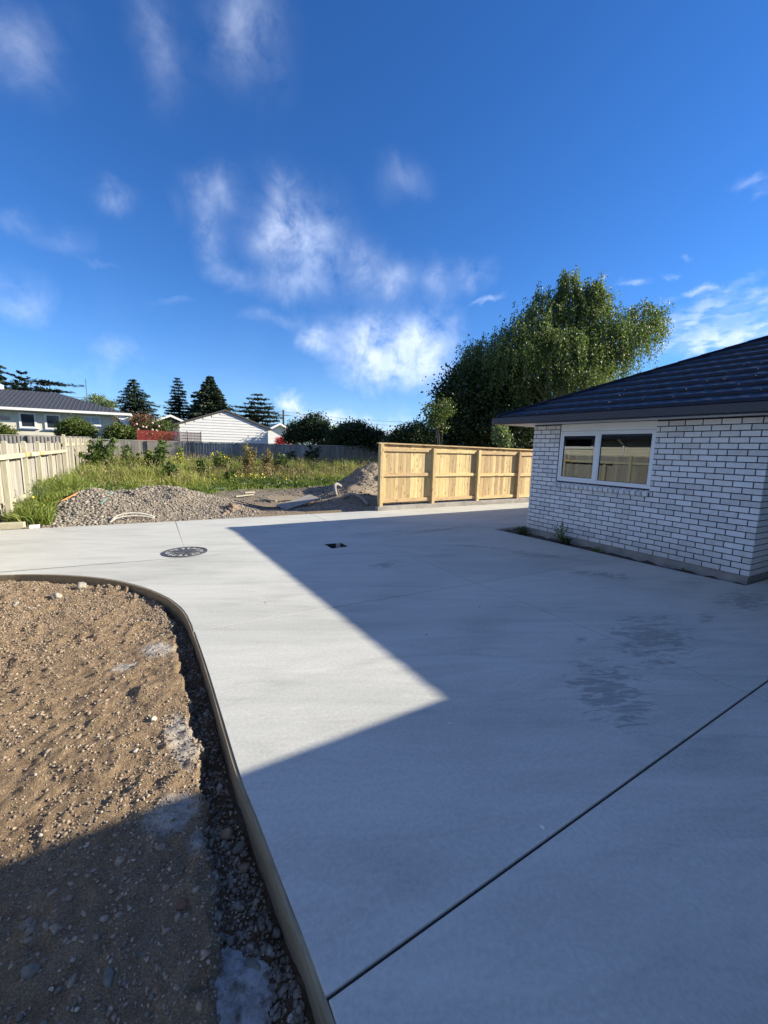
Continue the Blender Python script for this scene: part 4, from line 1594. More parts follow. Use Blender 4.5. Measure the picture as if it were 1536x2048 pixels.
lapped(wg, 'weatherboard', M['weatherboard'], 0, 0, -0.1, 3.98, 0.0, 0.19, shed_top)
b = MB()
b.prism([(-2.96, -0.1), (2.92, -0.1), (2.92, 2.90), (-0.02, 3.96), (-2.96, 2.96)], 'y', 0.003, 0.05)
b.build('gable_wall', M['weatherboard'], wg)
sbx('side_wall', M['weatherboard'], [((1.93, 32.06, -0.1), (2.05, 41, 3.0))], (4.9, 32, 0), wg)
sbx('side_wall', M['weatherboard'], [((7.7, 32.06, -0.1), (7.82, 41, 2.93))], (4.9, 32, 0), wg)
sbx('corner_board', M['weatherboard'], [((1.90, 31.96, -0.1), (1.99, 32.02, 2.99)), ((7.76, 31.96, -0.1), (7.86, 32.02, 2.92))], (4.9, 32, 0), wg)
b = MB()
for (xa_, za), (xb_, zb) in (((1.55, 2.93), (4.88, 4.10)), ((4.88, 4.10), (8.15, 2.88))):
    P = []
    for yy in (31.85, 41.2):
        P += [(xa_ - 4.9, yy - 32, za), (xb_ - 4.9, yy - 32, zb), (xb_ - 4.9, yy - 32, zb - 0.11), (xa_ - 4.9, yy - 32, za - 0.11)]
    b.poly(P, [(0, 1, 2, 3), (7, 6, 5, 4), (0, 4, 5, 1), (1, 5, 6, 2), (2, 6, 7, 3), (3, 7, 4, 0)])
b.build('roof', M['roofmetal'], wg)


def gable(name, label, cat, x0, x1, y0, y1, ze, zr, wallm, roofm, barge=None):
    """small far building, gable facing the camera"""
    g = empty(name, ((x0 + x1) / 2, y0, 0))
    tag(g, label, cat)
    hw = (x1 - x0) / 2
    b = MB()
    b.prism([(-hw, -0.2), (hw, -0.2), (hw, ze), (0, zr), (-hw, ze)], 'y', 0, y1 - y0)
    b.build('wall', wallm, g)
    sl = (zr - ze) / hw
    b = MB()
    for s in (-1, 1):
        P = []
        for yy in (-0.4, y1 - y0 + .4):
            P += [(s * (hw + .4), yy, ze - .4 * sl + .02), (0, yy, zr + .02), (0, yy, zr + .16), (s * (hw + .4), yy, ze - .4 * sl + .16)]
        b.poly(P, [(0, 1, 2, 3), (7, 6, 5, 4), (0, 4, 5, 1), (1, 5, 6, 2), (2, 6, 7, 3), (3, 7, 4, 0)])
    b.build('roof', roofm, g)
    if barge is not None:
        b = MB()
        for s in (-1, 1):
            b.poly([(s * (hw + .42), -.46, ze - .42 * sl - .05), (0, -.46, zr - .02), (0, -.46, zr + .18), (s * (hw + .42), -.46, ze - .42 * sl + .15),
                    (s * (hw + .42), -.41, ze - .42 * sl - .05), (0, -.41, zr - .02), (0, -.41, zr + .18), (s * (hw + .42), -.41, ze - .42 * sl + .15)],
                   [(0, 1, 2, 3), (7, 6, 5, 4), (0, 4, 5, 1), (2, 6, 7, 3)])
        b.build('bargeboard', barge, g)
    return g


gable('far_house', 'small gabled house with white bargeboards between conifers and weatherboard shed', 'house', 0.3, 3.6, 45, 52, 3.4, 4.1, M['roofmetal'], M['darkroof'], M['white'])
hs_ = gable('far_house', 'white walled cottage with grey gabled roof right of the weatherboard shed', 'house', 10.6, 13.9, 45, 52, 3.0, 3.85, M['weatherboard'], M['greyroof'], M['white'])
fl = empty('flat_building', (33, 60, 0))
tag(fl, 'long low building with pale grey roof seen above the pine fence', 'building')
b = MB()
b.box((-6, 0, -.2), (12, 9, 3.7))
b.build('wall', M['darkroof'], fl)
b = MB()
b.poly([(-6.5, -.5, 3.72), (12.5, -.5, 3.72), (12.5, 9.5, 4.75), (-6.5, 9.5, 4.75), (-6.5, -.5, 3.9), (12.5, -.5, 3.9), (12.5, 9.5, 4.93), (-6.5, 9.5, 4.93)],
       [(0, 1, 5, 4), (1, 2, 6, 5), (2, 3, 7, 6), (3, 0, 4, 7), (4, 5, 6, 7), (3, 2, 1, 0)])
b.build('roof', M['greyroof'], fl)

# cream neighbour on the left, seen mirrored in the window
cr = empty('cream_house', (-5.0, 12, 0))
tag(cr, 'cream weatherboard house beyond the left fence, mirrored in the window glass', 'house')
lapped(cr, 'weatherboard', M['cream'], -6.0, 7.5, -0.1, 2.5, 0.0, 0.14, None, 'y')
b = MB()
b.box((-9, -6.0, -.1), (-0.03, 7.5, 2.5))
b.build('wall', M['cream'], cr)
b = MB()
P = [(0.62, -6.6, 2.42), (0.62, 7.9, 2.42), (-9.6, 7.9, 2.42), (-9.6, -6.6, 2.42), (-4.5, -2.0, 4.0), (-4.5, 3.2, 4.0)]
b.poly(P, [(0, 1, 5, 4), (1, 2, 5), (2, 3, 4, 5), (3, 0, 4), (3, 2, 1, 0)])
b.build('roof', M['darkroof'], cr)
b = MB()
b.box((0.62, -6.6, 2.31), (0.74, 7.9, 2.44))
b.build('gutter', M['gutter'], cr)
b = MB()
b.tube([(0.10, -0.6, 0.0), (0.10, -0.6, 2.05), (0.6, -0.6, 2.3)], 0.045, 8)
b.build('downpipe', M['white'], cr)
wi = empty('window', (0, 0, 0), parent=cr)
b = MB()
for lo, hi in (((0.02, 0.9, 1.86), (0.09, 2.6, 1.98)), ((0.02, 0.9, 1.98), (0.085, 1.02, 2.40)), ((0.02, 2.48, 1.98), (0.085, 2.6, 2.40))):
    b.box(lo, hi)
b.build('frame', M['white'], wi)
b = MB()
b.box((0.02, 1.02, 1.98), (0.05, 2.48, 2.41))
b.build('pane', M['darkglass'], wi)

# red safety netting on posts above the back fence
rn = empty('safety_netting', (1.1, 27.05, 0))
tag(rn, 'strip of red safety netting standing above the grey back fence', 'netting')
V, F = [], []


def strip(p, q, w, vert):
    n0 = len(V)
    if vert:
        V.extend([(p[0] - w, 0, p[1]), (p[0] + w, 0, p[1]), (q[0] + w, 0, q[1]), (q[0] - w, 0, q[1])])
    else:
        V.extend([(p[0], .004, p[1] - w), (q[0], .004, q[1] - w), (q[0], .004, q[1] + w), (p[0], .004, p[1] + w)])
    F.append((n0, n0 + 1, n0 + 2, n0 + 3))


x = -1.6
while x < 1.66:
    sag = 0.02 * math.sin(x * 4)
    strip((x, 1.55), (x + random.uniform(-.01, .01), 2.30 + sag), 0.008, True)
    x += 0.045
for k in range(14):
    z = 1.57 + k * 0.055
    strip((-1.6, z), (1.64, z), 0.009, False)
tag(np_mesh('net', V, F, M['red'], rn), kind='stuff')
for x in (-1.58, -0.4, 0.9, 1.64):
    b = MB()
    b.box((x - .02, .01, 0.0), (x + .02, .05, 2.36))
    b.build('post', M['red'], rn)

# power pole, street light and wires
pp = empty('power_pole', (19.8, 70, 0))
tag(pp, 'dark timber power pole standing far off above the roofs', 'power pole')
b = MB()
b.tube([(0, 0, -.2), (0, 0, 7.5)], 0.20, 8, 0.15)
b.build('pole', M['pole'], pp)
b = MB()
b.box((-.9, -.12, 6.6), (.9, .02, 6.72))
b.build('crossarm', M['pole'], pp)
sl_ = empty('street_light', (19.2, 60, 0))
tag(sl_, 'street light on a thin arm rising above the dark tree', 'street light')
b = MB()
b.tube([(0.9, 0, -.2), (0.85, 0, 5.0), (0.6, 0, 5.9), (0.1, 0, 6.4)], 0.06, 6, 0.035)
b.build('pole', M['steel'], sl_)
b = MB()
b.box((-.35, -.12, 6.36), (.15, .12, 6.5), 0.04)
b.build('lamp_head', M['steel'], sl_)


def wire(a, c, sag, label):
    pts = []
    for k in range(13):
        t = k / 12
        pts.append((a[0] + (c[0] - a[0]) * t, a[1] + (c[1] - a[1]) * t, a[2] + (c[2] - a[2]) * t - 4 * sag * t * (1 - t)))
    b = MB()
    b.tube(pts, 0.022, 4)
    tag(b.build('power_line', M['pole']), label, 'power line', 'power lines')


wire((-14, 60, 7.0), (19.8, 69.95, 7.2), 0.5, 'thin power line crossing the sky left of the pole')
wire((20.0, 69.95, 7.2), (62, 64, 7.4), 0.8, 'thin power line sagging right of the pole, upper of two')
wire((20.2, 69.95, 6.7), (62, 64, 6.7), 0.9, 'thin power line sagging right of the pole, lower of two')


# ------------------------------------------------------------------ foliage
def rand_unit(n, rng):
    v = rng.normal(size=(n, 3))
    return v / np.linalg.norm(v, axis=1, keepdims=True)


def leaf_quads(P, size, rng, aspect=0.5, long_dir=None, spread=1.0, flat=None):
    """one folded rhombus per point; long_dir biases the leaf's axis, flat lays the blades level"""
    n = len(P)
    a = rand_unit(n, rng) * spread
    if long_dir is not None:
        a = a + long_dir
    a /= np.linalg.norm(a, axis=1, keepdims=True) + 1e-9
    q = rand_unit(n, rng)
    if flat is not None:
        q = q * (1 - flat) + np.array([0, 0, 1.0]) * flat
        bvec = np.cross(q, a)
    else:
        bvec = np.cross(a, q)
    bvec /= np.linalg.norm(bvec, axis=1, keepdims=True) + 1e-9
    s = (size * rng.uniform(0.6, 1.3, n))[:, None]
    V = np.empty((n, 4, 3))
    V[:, 0] = P - a * s * 0.5
    V[:, 1] = P + bvec * s * aspect * 0.5 - a * s * 0.05
    V[:, 2] = P + a * s * 0.5
    V[:, 3] = P - bvec * s * aspect * 0.5 - a * s * 0.05
    F = np.arange(4 * n).reshape(n, 4)
    return V.reshape(-1, 3), F


def tint_of(n, rng, clump=None, k=0.5):
    t = rng.random(n)
    if clump is not None:
        t = t * (1 - k) + clump * k
    return np.repeat(t, 4)


def blob_tree(name, label, cat, base, lobes, nclump, per, csize, lsize, lm, bark, rng, group=None, trunk_r=0.12, limb=True, aspect=0.6, drop=0.0, stems=1, shell=0.55):
    """lobes: (x, y, z, rx, ry, rz) relative to base. Leaf clumps sit mostly in each lobe's outer part."""
    root = empty(name, base)
    tag(root, label, cat, group)
    vol = np.array([l[3] * l[4] + l[4] * l[5] + l[3] * l[5] for l in lobes])
    PP, TT, DD = [], [], []
    for l, w in zip(lobes, vol / vol.sum()):
        n = max(3, int(nclump * w))
        d = rand_unit(n, rng)
        rr = rng.uniform(shell, 1.04, n) ** 0.8
        c = np.array(l[:3]) + d * rr[:, None] * np.array(l[3:6])
        c[:, 2] -= drop * rng.random(n)
        sz = csize * rng.uniform(0.5, 1.4, n)
        m = rng.poisson(per, n) + 3
        idx = np.repeat(np.arange(n), m)
        g = rng.normal(size=(len(idx), 3)) * sz[idx, None] * np.array([1, 1, 0.7])
        PP.append(c[idx] + g)
        TT.append(rng.random(n)[idx])
        DD.append((d[idx] + np.array([0, 0, 0.25])) * 0.8)
    P, T, D = np.concatenate(PP), np.concatenate(TT), np.concatenate(DD)
    P = P[:, :]
    k = P[:, 2] + base[2] > 0.02
    P, T, D = P[k], T[k], D[k]
    V, F = leaf_quads(P, lsize, rng, aspect, D)
    np_mesh('crown', V, F, lm, root, tint=tint_of(len(P), rng, T))
    b = MB()
    for s in range(stems):
        ang = 2 * math.pi * s / stems
        o = 0.0 if stems == 1 else 0.12
        top = Vector(lobes[s % len(lobes)][:3])
        b.tube([(o * math.cos(ang), o * math.sin(ang), -0.1), (top.x * .25 + o * math.cos(ang), top.y * .25 + o * math.sin(ang), top.z * .45), (top.x, top.y, top.z)], trunk_r, 7, trunk_r * 0.35)
    if limb:
        for l in lobes:
            z = min(l[2] * 0.5, l[2] - 0.2)
            p0 = Vector((0, 0, max(0.3, z * .8)))
            p1 = Vector(l[:3])
            mid = (p0 + p1) / 2 + Vector((0, 0, 0.15 * l[2] * .3))
            b.tube([p0, mid, p1], trunk_r * 0.5, 5, trunk_r * 0.14)
            for q in range(4):
                dd = Vector(rand_unit(1, rng)[0])
                e = p1 + Vector((dd.x * l[3], dd.y * l[4], abs(dd.z) * l[5])) * 0.8
                b.tube([p1 * .6 + mid * .4, (p1 + e) / 2, e], trunk_r * 0.2, 4, trunk_r * 0.05)
    b.build('trunk', bark, root, smooth=True)
    return root


RT = np.array([0.873, -0.487, 0.0])     # across the view, roughly south-east
FW = np.array([0.487, 0.873, 0.0])


def lob(r, z, d, rr, rz, rd=None):
    p = RT * r + FW * d
    rd = rr if rd is None else rd
    return (p[0], p[1], z, rr, rd, rz)


def sight(u, v, dep):
    """the point seen in direction (u, v) of the survey photograph, dep metres ahead"""
    r = np.array(CM @ Vector(((u - 768) / 835.94, -(v - 1024) / 835.94, -1.0)))
    return np.array([0, 0, 1.65]) + r * (dep / (r @ FW))


# weeping birch
def birch():
    rng = np.random.default_rng(11)
    base = (23.1, 18.0, 0.0)
    root = empty('birch_tree', base)
    tag(root, 'tall weeping birch with drooping green sprays rising behind the brick house', 'tree')
    k = 26 / 836

    def L(u, v, ru, rv_, d=0.0, dens=1.0):
        return (sight(u, v, 27.0 + d) - np.array(base), ru * k, rv_ * k, dens)
    lobes = [L(1140, 600, 28, 45, 0), L(1155, 635, 55, 45, .4), L(1085, 640, 55, 48, 0), L(1050, 672, 62, 42, -.6), L(985, 705, 62, 42, 0), L(950, 735, 38, 42, .5),
             L(1190, 610, 32, 42, 0), L(1215, 665, 48, 50, -.5), L(1285, 632, 42, 32, .3, .75), L(1262, 675, 45, 42, 0, .7), L(1300, 660, 25, 40, .8, .6), L(1120, 700, 80, 50, -1.0), L(1180, 735, 60, 50, .5),
             L(1060, 735, 75, 45, .6), L(1000, 770, 60, 40, -.3), L(1150, 690, 70, 50, 1.5), L(1090, 690, 70, 50, 1.5), L(1220, 715, 50, 45, 1), L(1030, 720, 60, 50, -1.5), L(1160, 760, 70, 35, -1), L(1095, 600, 28, 22, .2, .8), L(1110, 770, 90, 40, 0), L(1137, 572, 14, 34, 0, 1.6), L(1188, 582, 14, 26, 0, 1.5)]
    P, T, D = [], [], []
    br = MB()
    crown_c = np.array([0, 0, 6.0])
    for c, rh, rz, dens in lobes:
        area = rh * rz
        ns = int(96 * area * dens) + 60
        d = rand_unit(ns, rng)
        d[:, 2] = np.abs(d[:, 2]) * 0.9 - 0.25
        ax = np.array([rh, rh, rz])
        start = c + d * ax * rng.uniform(0.35, 1.02, (ns, 1))
        length = rng.uniform(0.5, 2.1, ns)
        out = d * np.array([1, 1, 0.3])
        out /= np.linalg.norm(out, axis=1, keepdims=True)
        rise = np.where(rng.random(ns) < 0.30, rng.uniform(0.3, 1.0, ns), rng.uniform(0.0, 0.12, ns))
        ctint = rng.random(ns)
        for i in range(ns):
            m = int(length[i] / 0.062)
            t = np.linspace(0, 1, m)[:, None]
            arc = out[i] * (0.42 * np.sqrt(t)) + np.array([0, 0, 1.0]) * (rise[i] * np.sin(np.minimum(t * 3.1, 3.14)) - length[i] * np.clip(t - 0.12, 0, 1) ** 1.15)
            q = start[i] + arc + rng.normal(size=(m, 3)) * 0.05
            P.append(q)
            T.append(np.full(m, ctint[i]))
            D.append(np.tile(np.array([out[i][0] * .3, out[i][1] * .3, -1.0]), (m, 1)))
        br.tube([Vector((0, 0, 3.0)), Vector(c * 0.55 + np.array([0, 0, 1.6])), Vector(c + np.array([0, 0, rz * .3]))], 0.11, 5, 0.03)
        for _ in range(6):
            e = c + rand_unit(1, rng)[0] * ax * 0.85
            br.tube([Vector(c * .8 + crown_c * .2), Vector((c + e) / 2 + np.array([0, 0, .2])), Vector(e)], 0.035, 4, 0.01)
    P, T, D = np.concatenate(P), np.concatenate(T), np.concatenate(D)
    V, F = leaf_quads(P, 0.125, rng, 0.55, D * 1.3)
    np_mesh('crown', V, F, M['l_birch'], root, tint=tint_of(len(P), rng, T, .6))
    br.build('limb', M['birchbark'], root, smooth=True)
    b = MB()
    b.tube([(0, 0, -.1), (0.1, 0.05, 2.5), (0.05, 0.1, 5.5), (0.2, -.1, 9.3)], 0.28, 9, 0.05)
    b.build('trunk', M['birchbark'], root, smooth=True)


birch()


def at_px(r, z, d=0):
    return r


rng = np.random.default_rng(5)
# dense dark trees in front of the birch
def cx(u, v, dep):
    """metres across and up at a given depth in front of the camera"""
    k = dep / 836
    return (u - 768) * k, 1.65 + (877.7 + 0.0248 * u - v) * k


def dtree(name, label, cat, u, dep, lobes, n, per, cs, ls, lm, bark=None, **kw):
    k = dep / 836
    b = RT * ((u - 768) * k) + np.array([0.487, 0.873, 0]) * dep
    lo = []
    for (lu, lv, ru, rv_, dd) in lobes:
        p = sight(lu, lv, dep + dd) - np.array([b[0], b[1], 0])
        lo.append((p[0], p[1], p[2], ru * k, ru * k, rv_ * k))
    return blob_tree(name, label, cat, (b[0], b[1], 0.0), lo, n, per, cs, ls, lm, bark or M['bark'], rng, **kw)


dtree('broadleaf_tree', 'dense dark tree massed below the birch behind the pine fence', 'tree', 960, 27.5,
      [(935, 800, 55, 55, -1), (985, 790, 60, 60, .5), (905, 850, 42, 50, -1.3), (1040, 810, 55, 55, 2), (980, 860, 80, 45, -.5), (1060, 860, 60, 45, 1), (925, 765, 26, 30, 1), (990, 755, 50, 45, 3.5)], 2600, 32, 0.34, 0.19, M['l_dark'], trunk_r=0.22)
dtree('airy_tree', 'small airy tree with sky showing through its thin leaves left of the dark tree', 'tree', 880, 21,
      [(868, 822, 22, 18, 0), (890, 815, 18, 16, .3), (876, 845, 16, 16, 0)], 95, 13, 0.16, 0.10, M['l_shrub'], trunk_r=0.05)
dtree('bright_shrub', 'light green leafy shrub catching sun under the house gutter', 'shrub', 1000, 14.5, [(1000, 868, 13, 20, 0), (1008, 882, 12, 14, 0)], 60, 22, 0.08, 0.08, M['l_pale'], trunk_r=0.03)
dtree('dark_bush', 'rounded dark bush rising left of the pine fence top, beside the dense tree', 'bush', 825, 24, [(825, 875, 40, 24, 0), (850, 885, 30, 20, 0), (800, 885, 24, 20, 0), (838, 862, 18, 14, 0)], 420, 26, 0.2, 0.12, M['l_dark'])
dtree('dark_bush', 'wide very dark bush above the back fence left of the pine fence', 'bush', 712, 30, [(710, 872, 38, 26, 0), (745, 880, 25, 20, 0), (680, 880, 26, 20, 0), (700, 858, 16, 12, 0)], 520, 26, 0.24, 0.15, M['l_dark'])
dtree('dark_tree', 'taller dark tree with ragged top right of the small white cottage', 'tree', 625, 31, [(632, 855, 24, 26, 0), (612, 862, 20, 22, .3), (645, 872, 18, 20, 0)], 380, 24, 0.24, 0.14, M['l_dark'])
dtree('dark_tree', 'lower dark tree standing directly beside the cottage and left of the ragged tree', 'tree', 588, 32, [(588, 862, 14, 18, 0), (582, 875, 14, 12, 0), (600, 872, 14, 14, 0)], 200, 24, 0.2, 0.13, M['l_dark'])
dtree('yellow_green_tree', 'bright yellow green tree peeping between two dark ones', 'tree', 676, 38, [(672, 868, 20, 13, 0), (688, 872, 18, 12, 0)], 160, 26, 0.22, 0.14, M['l_bright'])
dtree('flowering_shrub', 'red shrub with pale pink blossoms beside the white cottage', 'shrub', 570, 34, [(562, 884, 8, 8, 0)], 90, 18, 0.12, 0.10, M['redpetal'])
dtree('flowering_shrub', 'pale pink blossoming shrub between the red shrub and the dark tree', 'shrub', 580, 34.5, [(580, 882, 8, 7, 0)], 60, 16, 0.12, 0.10, M['pinkpetal'])

# garden shrubs along the stucco house
dtree('round_shrub', 'rounded olive green shrub in front of the middle window of the stucco house', 'shrub', 148, 23.3,
      [(150, 858, 26, 22, 0), (134, 866, 17, 14, 0), (172, 864, 17, 15, 0)], 420, 26, 0.12, 0.10, M['l_shrub'])
dtree('round_shrub', 'yellow green shrub under the right end of the stucco house roof', 'shrub', 246, 23.8, [(240, 866, 22, 16, 0), (258, 868, 18, 13, 0), (226, 872, 14, 10, 0)], 300, 24, 0.12, 0.10, M['l_shrub'], stems=3)
dtree('round_shrub', 'dark green shrub cut off by the picture\'s left side', 'shrub', 2, 22.8, [(0, 868, 22, 17, 0)], 160, 24, 0.12, 0.10, M['l_shrub'])
dtree('copper_shrub', 'reddish brown leaved shrub at the right end of the stucco house', 'shrub', 285, 26.5, [(285, 850, 22, 20, 0), (300, 862, 20, 14, 0)], 200, 22, 0.16, 0.11, M['l_red'], stems=3)
rs = dtree('rose_bush', 'climbing rose with pale pink blooms above the red netting', 'rose', 318, 24.6, [(305, 858, 22, 16, 0), (330, 856, 20, 18, 0), (318, 872, 26, 14, 0)], 170, 18, 0.16, 0.10, M['l_shrub'], stems=3)
b = MB()
k = 24.0 / 836
for u, v in ((296, 850), (308, 855), (314, 856), (327, 848), (339, 854), (326, 861), (298, 860), (315, 869), (325, 869), (318, 877), (304, 866), (334, 862)):
    p = RT * ((u - 318) * k) + FW * -0.75
    z = 1.65 + (877.7 + 0.0248 * u - v) * k
    for q in range(6):
        an = q * 1.05
        b.poly([(p[0], p[1] - .03, z), (p[0] + .05 * math.cos(an), p[1] - .01, z + .05 * math.sin(an)), (p[0] + .06 * math.cos(an + .5), p[1] + .02, z + .06 * math.sin(an + .5)), (p[0] + .05 * math.cos(an + 1.0), p[1] - .01, z + .05 * math.sin(an + 1.0))], [(0, 1, 2, 3)])
b.build('blossom', M['pinkpetal'], rs)


def conifer(name, label, u, dep, top_v, half_u, tiers, rng, base_v=885, droop=0.25, irregular=0.25, gap=0.0, lean=0.0, prof=None, leaf=0.34, flat=0.75, fill=1.0, base_frac=0.12, lm='l_conifer'):
    k = dep / 836
    bpos = RT * ((u - 768) * k) + np.array([0.487, 0.873, 0]) * dep
    H = 1.65 + (877.7 + 0.0248 * u - top_v) * k
    W = half_u * k * 1.35
    root = empty(name, (bpos[0], bpos[1], 0))
    tag(root, label, 'tree', None)
    P, T, D = [], [], []
    b = MB()
    b.tube([(0, 0, -.2), (lean * .4, 0, H * .5), (lean, 0, H * .98)], 0.022 * H, 7, 0.02)
    for i in range(tiers):
        f = (i + 0.5) / tiers
        z = H * (base_frac + (1 - base_frac) * f)
        wf = (1 - f) ** 0.85 if prof is None else prof(f)
        if rng.random() < gap:
            continue
        nb_ = max(5, int(11 * (wf + .25)))
        a0 = rng.random() * 6.28
        for j in range(nb_):
            a = a0 + 2 * math.pi * j / nb_ + rng.normal() * 0.15
            L_ = W * wf * rng.uniform(1 - irregular, 1 + irregular * .6) * (1.0 + 0.35 * (rng.random() < .12)) + 0.08
            m = max(9, int(L_ / (leaf * 0.075) * fill))
            t = rng.random(m) ** 0.65
            rad = t * L_
            zz = z - droop * L_ * t ** 1.4 + 0.06 * L_ * t ** 4 + rng.normal(size=m) * 0.05
            wid = 0.16 * L_ * (1 - 0.6 * t) + 0.06
            lat = rng.normal(size=m) * wid
            ca, sa = math.cos(a), math.sin(a)
            q = np.stack([lean * z / H + rad * ca - lat * sa, rad * sa + lat * ca, zz], 1)
            P.append(q)
            T.append(np.full(m, rng.random()))
            D.append(np.tile(np.array([ca, sa, -droop]), (m, 1)))
            if L_ > 0.5:
                b.tube([(lean * z / H, 0, z), (lean * z / H + ca * L_ * .9, sa * L_ * .9, z - droop * L_ * .8)], 0.03, 3, 0.01, cap=False)
    P, T, D = np.concatenate(P), np.concatenate(T), np.concatenate(D)
    V, F = leaf_quads(P, leaf, rng, 0.38, D * 1.6, 1.0, flat)
    np_mesh('crown', V, F, M[lm], root, tint=tint_of(len(P), rng, T, .5))
    b.build('trunk', M['bark'], root)
    return root


rc = np.random.default_rng(21)
conifer('cedar_tree', 'dark cedar with layered boughs at the far left above the stucco roof', 10, 47, 722, 46, 17, rc, fill=2.2, prof=lambda f: .95 * (1 - f) ** .45, irregular=.45, droop=.30, leaf=.42)
conifer('cedar_tree', 'sparse upright conifer with open branches left of the roof ridge', 65, 48, 748, 30, 13, rc, prof=lambda f: (1 - f) ** .55, irregular=.35, gap=.08, droop=-0.25, leaf=.36, fill=1.6)
conifer('cedar_tree', 'flat topped cedar with one long bough leaning right behind the roof ridge', 118, 46, 764, 34, 9, rc, prof=lambda f: .55 + .45 * math.sin(f * 9), irregular=.5, gap=.2, droop=.05, leaf=.36)
conifer('deodar_tree', 'broad layered conifer with drooping tiers right of the stucco house', 280, 48, 764, 52, 26, rc, fill=1.5, prof=lambda f: (1 - f) ** .68 * (1 + .12 * math.sin(f * 40)), droop=.22, leaf=.34, flat=.85, irregular=.28)
conifer('spruce_tree', 'thin pointed conifer with ragged open top left of the shed ridge', 366, 52, 761, 31, 24, rc, fill=1.6, prof=lambda f: (1 - f) ** .85 + .04, droop=.05, irregular=.35, leaf=.32)
conifer('spruce_tree', 'shorter dark conifer squeezed between the pointed one and the dense one', 398, 54, 786, 26, 14, rc, prof=lambda f: (1 - f) ** .8, droop=.1, irregular=.45, leaf=.36)
conifer('cypress_tree', 'dense broad conifer with a full rounded cone above the shed roof', 428, 51, 758, 29, 30, rc, prof=lambda f: min(1, (1 - f) * 2.0) ** .75, droop=.25, irregular=.14, leaf=.40, flat=.3, fill=1.7)
conifer('cedar_tree', 'dark round headed cedar with sky gaps right of the shed roof', 520, 50, 790, 38, 14, rc, prof=lambda f: (.62 + .38 * math.sin(math.pi * min(1, .15 + f * .9))) * (1 if f < .6 else (1 - (f - .6) / .4) ** .5 * .9 + .1), droop=.06, irregular=.34, leaf=.36, gap=.08, fill=1.15)
dtree('pale_tree', 'small rounded pale green tree just above the stucco roof slope', 'tree', 200, 44, [(195, 806, 20, 14, 0), (208, 812, 16, 12, 0)], 130, 20, 0.25, 0.18, M['l_pale'])
# far woods that close the horizon
rngw = np.random.default_rng(77)
P, T = [], []
for k_ in range(300):
    a = rngw.uniform(-1.0, 1.25)
    dist = rngw.uniform(95, 150)
    h = rngw.uniform(1.6, 3.4)
    c = np.array([dist * (0.487 + 0.873 * a * .9), dist * (0.873 - .487 * a * .9), 0])
    m = 70
    q = c + rngw.normal(size=(m, 3)) * np.array([3.2, 3.2, h * .38]) + np.array([0, 0, h * .5])
    P.append(q)
    T.append(np.full(m, rngw.random()))
P, T = np.concatenate(P), np.concatenate(T)
V, F = leaf_quads(P, 1.1, rngw, 0.7)
tag(np_mesh('distant_woods', V, F, M['l_dark'], tint=tint_of(len(P), rngw, T)), 'low line of distant trees on the horizon', 'woods', kind='stuff')


# ------------------------------------------------------------------ stones
def ico():
    t = (1 + 5 ** .5) / 2
    v = np.array([(-1, t, 0), (1, t, 0), (-1, -t, 0), (1, -t, 0), (0, -1, t), (0, 1, t), (0, -1, -t), (0, 1, -t), (t, 0, -1), (t, 0, 1), (-t, 0, -1), (-t, 0, 1)], float)
    v /= np.linalg.norm(v[0])
    f = np.array([(0, 11, 5), (0, 5, 1), (0, 1, 7), (0, 7, 10), (0, 10, 11), (1, 5, 9), (5, 11, 4), (11, 10, 2), (10, 7, 6), (7, 1, 8), (3, 9, 4), (3, 4, 2), (3, 2, 6), (3, 6, 8), (3, 8, 9), (4, 9, 5), (2, 4, 11), (6, 2, 10), (8, 6, 7), (9, 8, 1)])
    return v, f


IV, IF = ico()


def scatter(name, P, size, mat, rng, smooth=True, flat=0.7, angular=0.18, tint=None):
    n = len(P)
    sc = size[:, None] * np.stack([rng.uniform(.8, 1.35, n), rng.uniform(.65, 1.0, n), rng.uniform(.5, .9, n) * flat / .7], 1)
    a = rng.uniform(0, 6.283, n)
    tl = rng.normal(size=n) * .35
    V = np.repeat(IV[None], n, 0) * (1 + rng.normal(size=(n, 12, 1)) * angular)
    V = V * sc[:, None, :]
    y = V[:, :, 1] * np.cos(tl)[:, None] - V[:, :, 2] * np.sin(tl)[:, None]
    z = V[:, :, 1] * np.sin(tl)[:, None] + V[:, :, 2] * np.cos(tl)[:, None]
    x = V[:, :, 0]
    X = x * np.cos(a)[:, None] - y * np.sin(a)[:, None]
    Y = x * np.sin(a)[:, None] + y * np.cos(a)[:, None]
    V = np.stack([X, Y, z], 2) + P[:, None, :]
    F = (IF[None] + 12 * np.arange(n)[:, None, None]).reshape(-1, 3)
    t = rng.random(n) if tint is None else tint
    return np_mesh(name, V.reshape(-1, 3), F, mat, smooth=smooth, tint=np.repeat(t, 12))


rs_ = np.random.default_rng(31)


def on(fn, X, Y, up):
    return np.stack([X, Y, fn(X, Y) + up], 1)


# crumbs of soil and small stones over the bare patch, thicker towards the camera
n = 40000
Yd = 0.9 + 5.9 * rs_.random(n) ** 1.25
Xd = rs_.uniform(-2.3, 0.36, n)
k = inside_dirt(Xd, Yd) & (edge_dist(Xd, Yd) > 0.03)
Xd, Yd = Xd[k], Yd[k]
patch = np_fbm(Xd, Yd, 0.5, 301, 3)
k = patch > rs_.uniform(-0.75, 0.25, len(Xd))
Xd, Yd = Xd[k], Yd[k]
sz = 0.0022 + 0.0062 * rs_.random(len(Xd)) ** 3.5 + 0.0005 * Yd
tag(scatter('dirt_crumbs', on(dirt_z, Xd, Yd, sz * .25), sz, M['crumb'], rs_, flat=.75, angular=.22), 'small crumbs of soil and grit covering the bare brown patch', 'dirt', kind='stuff')
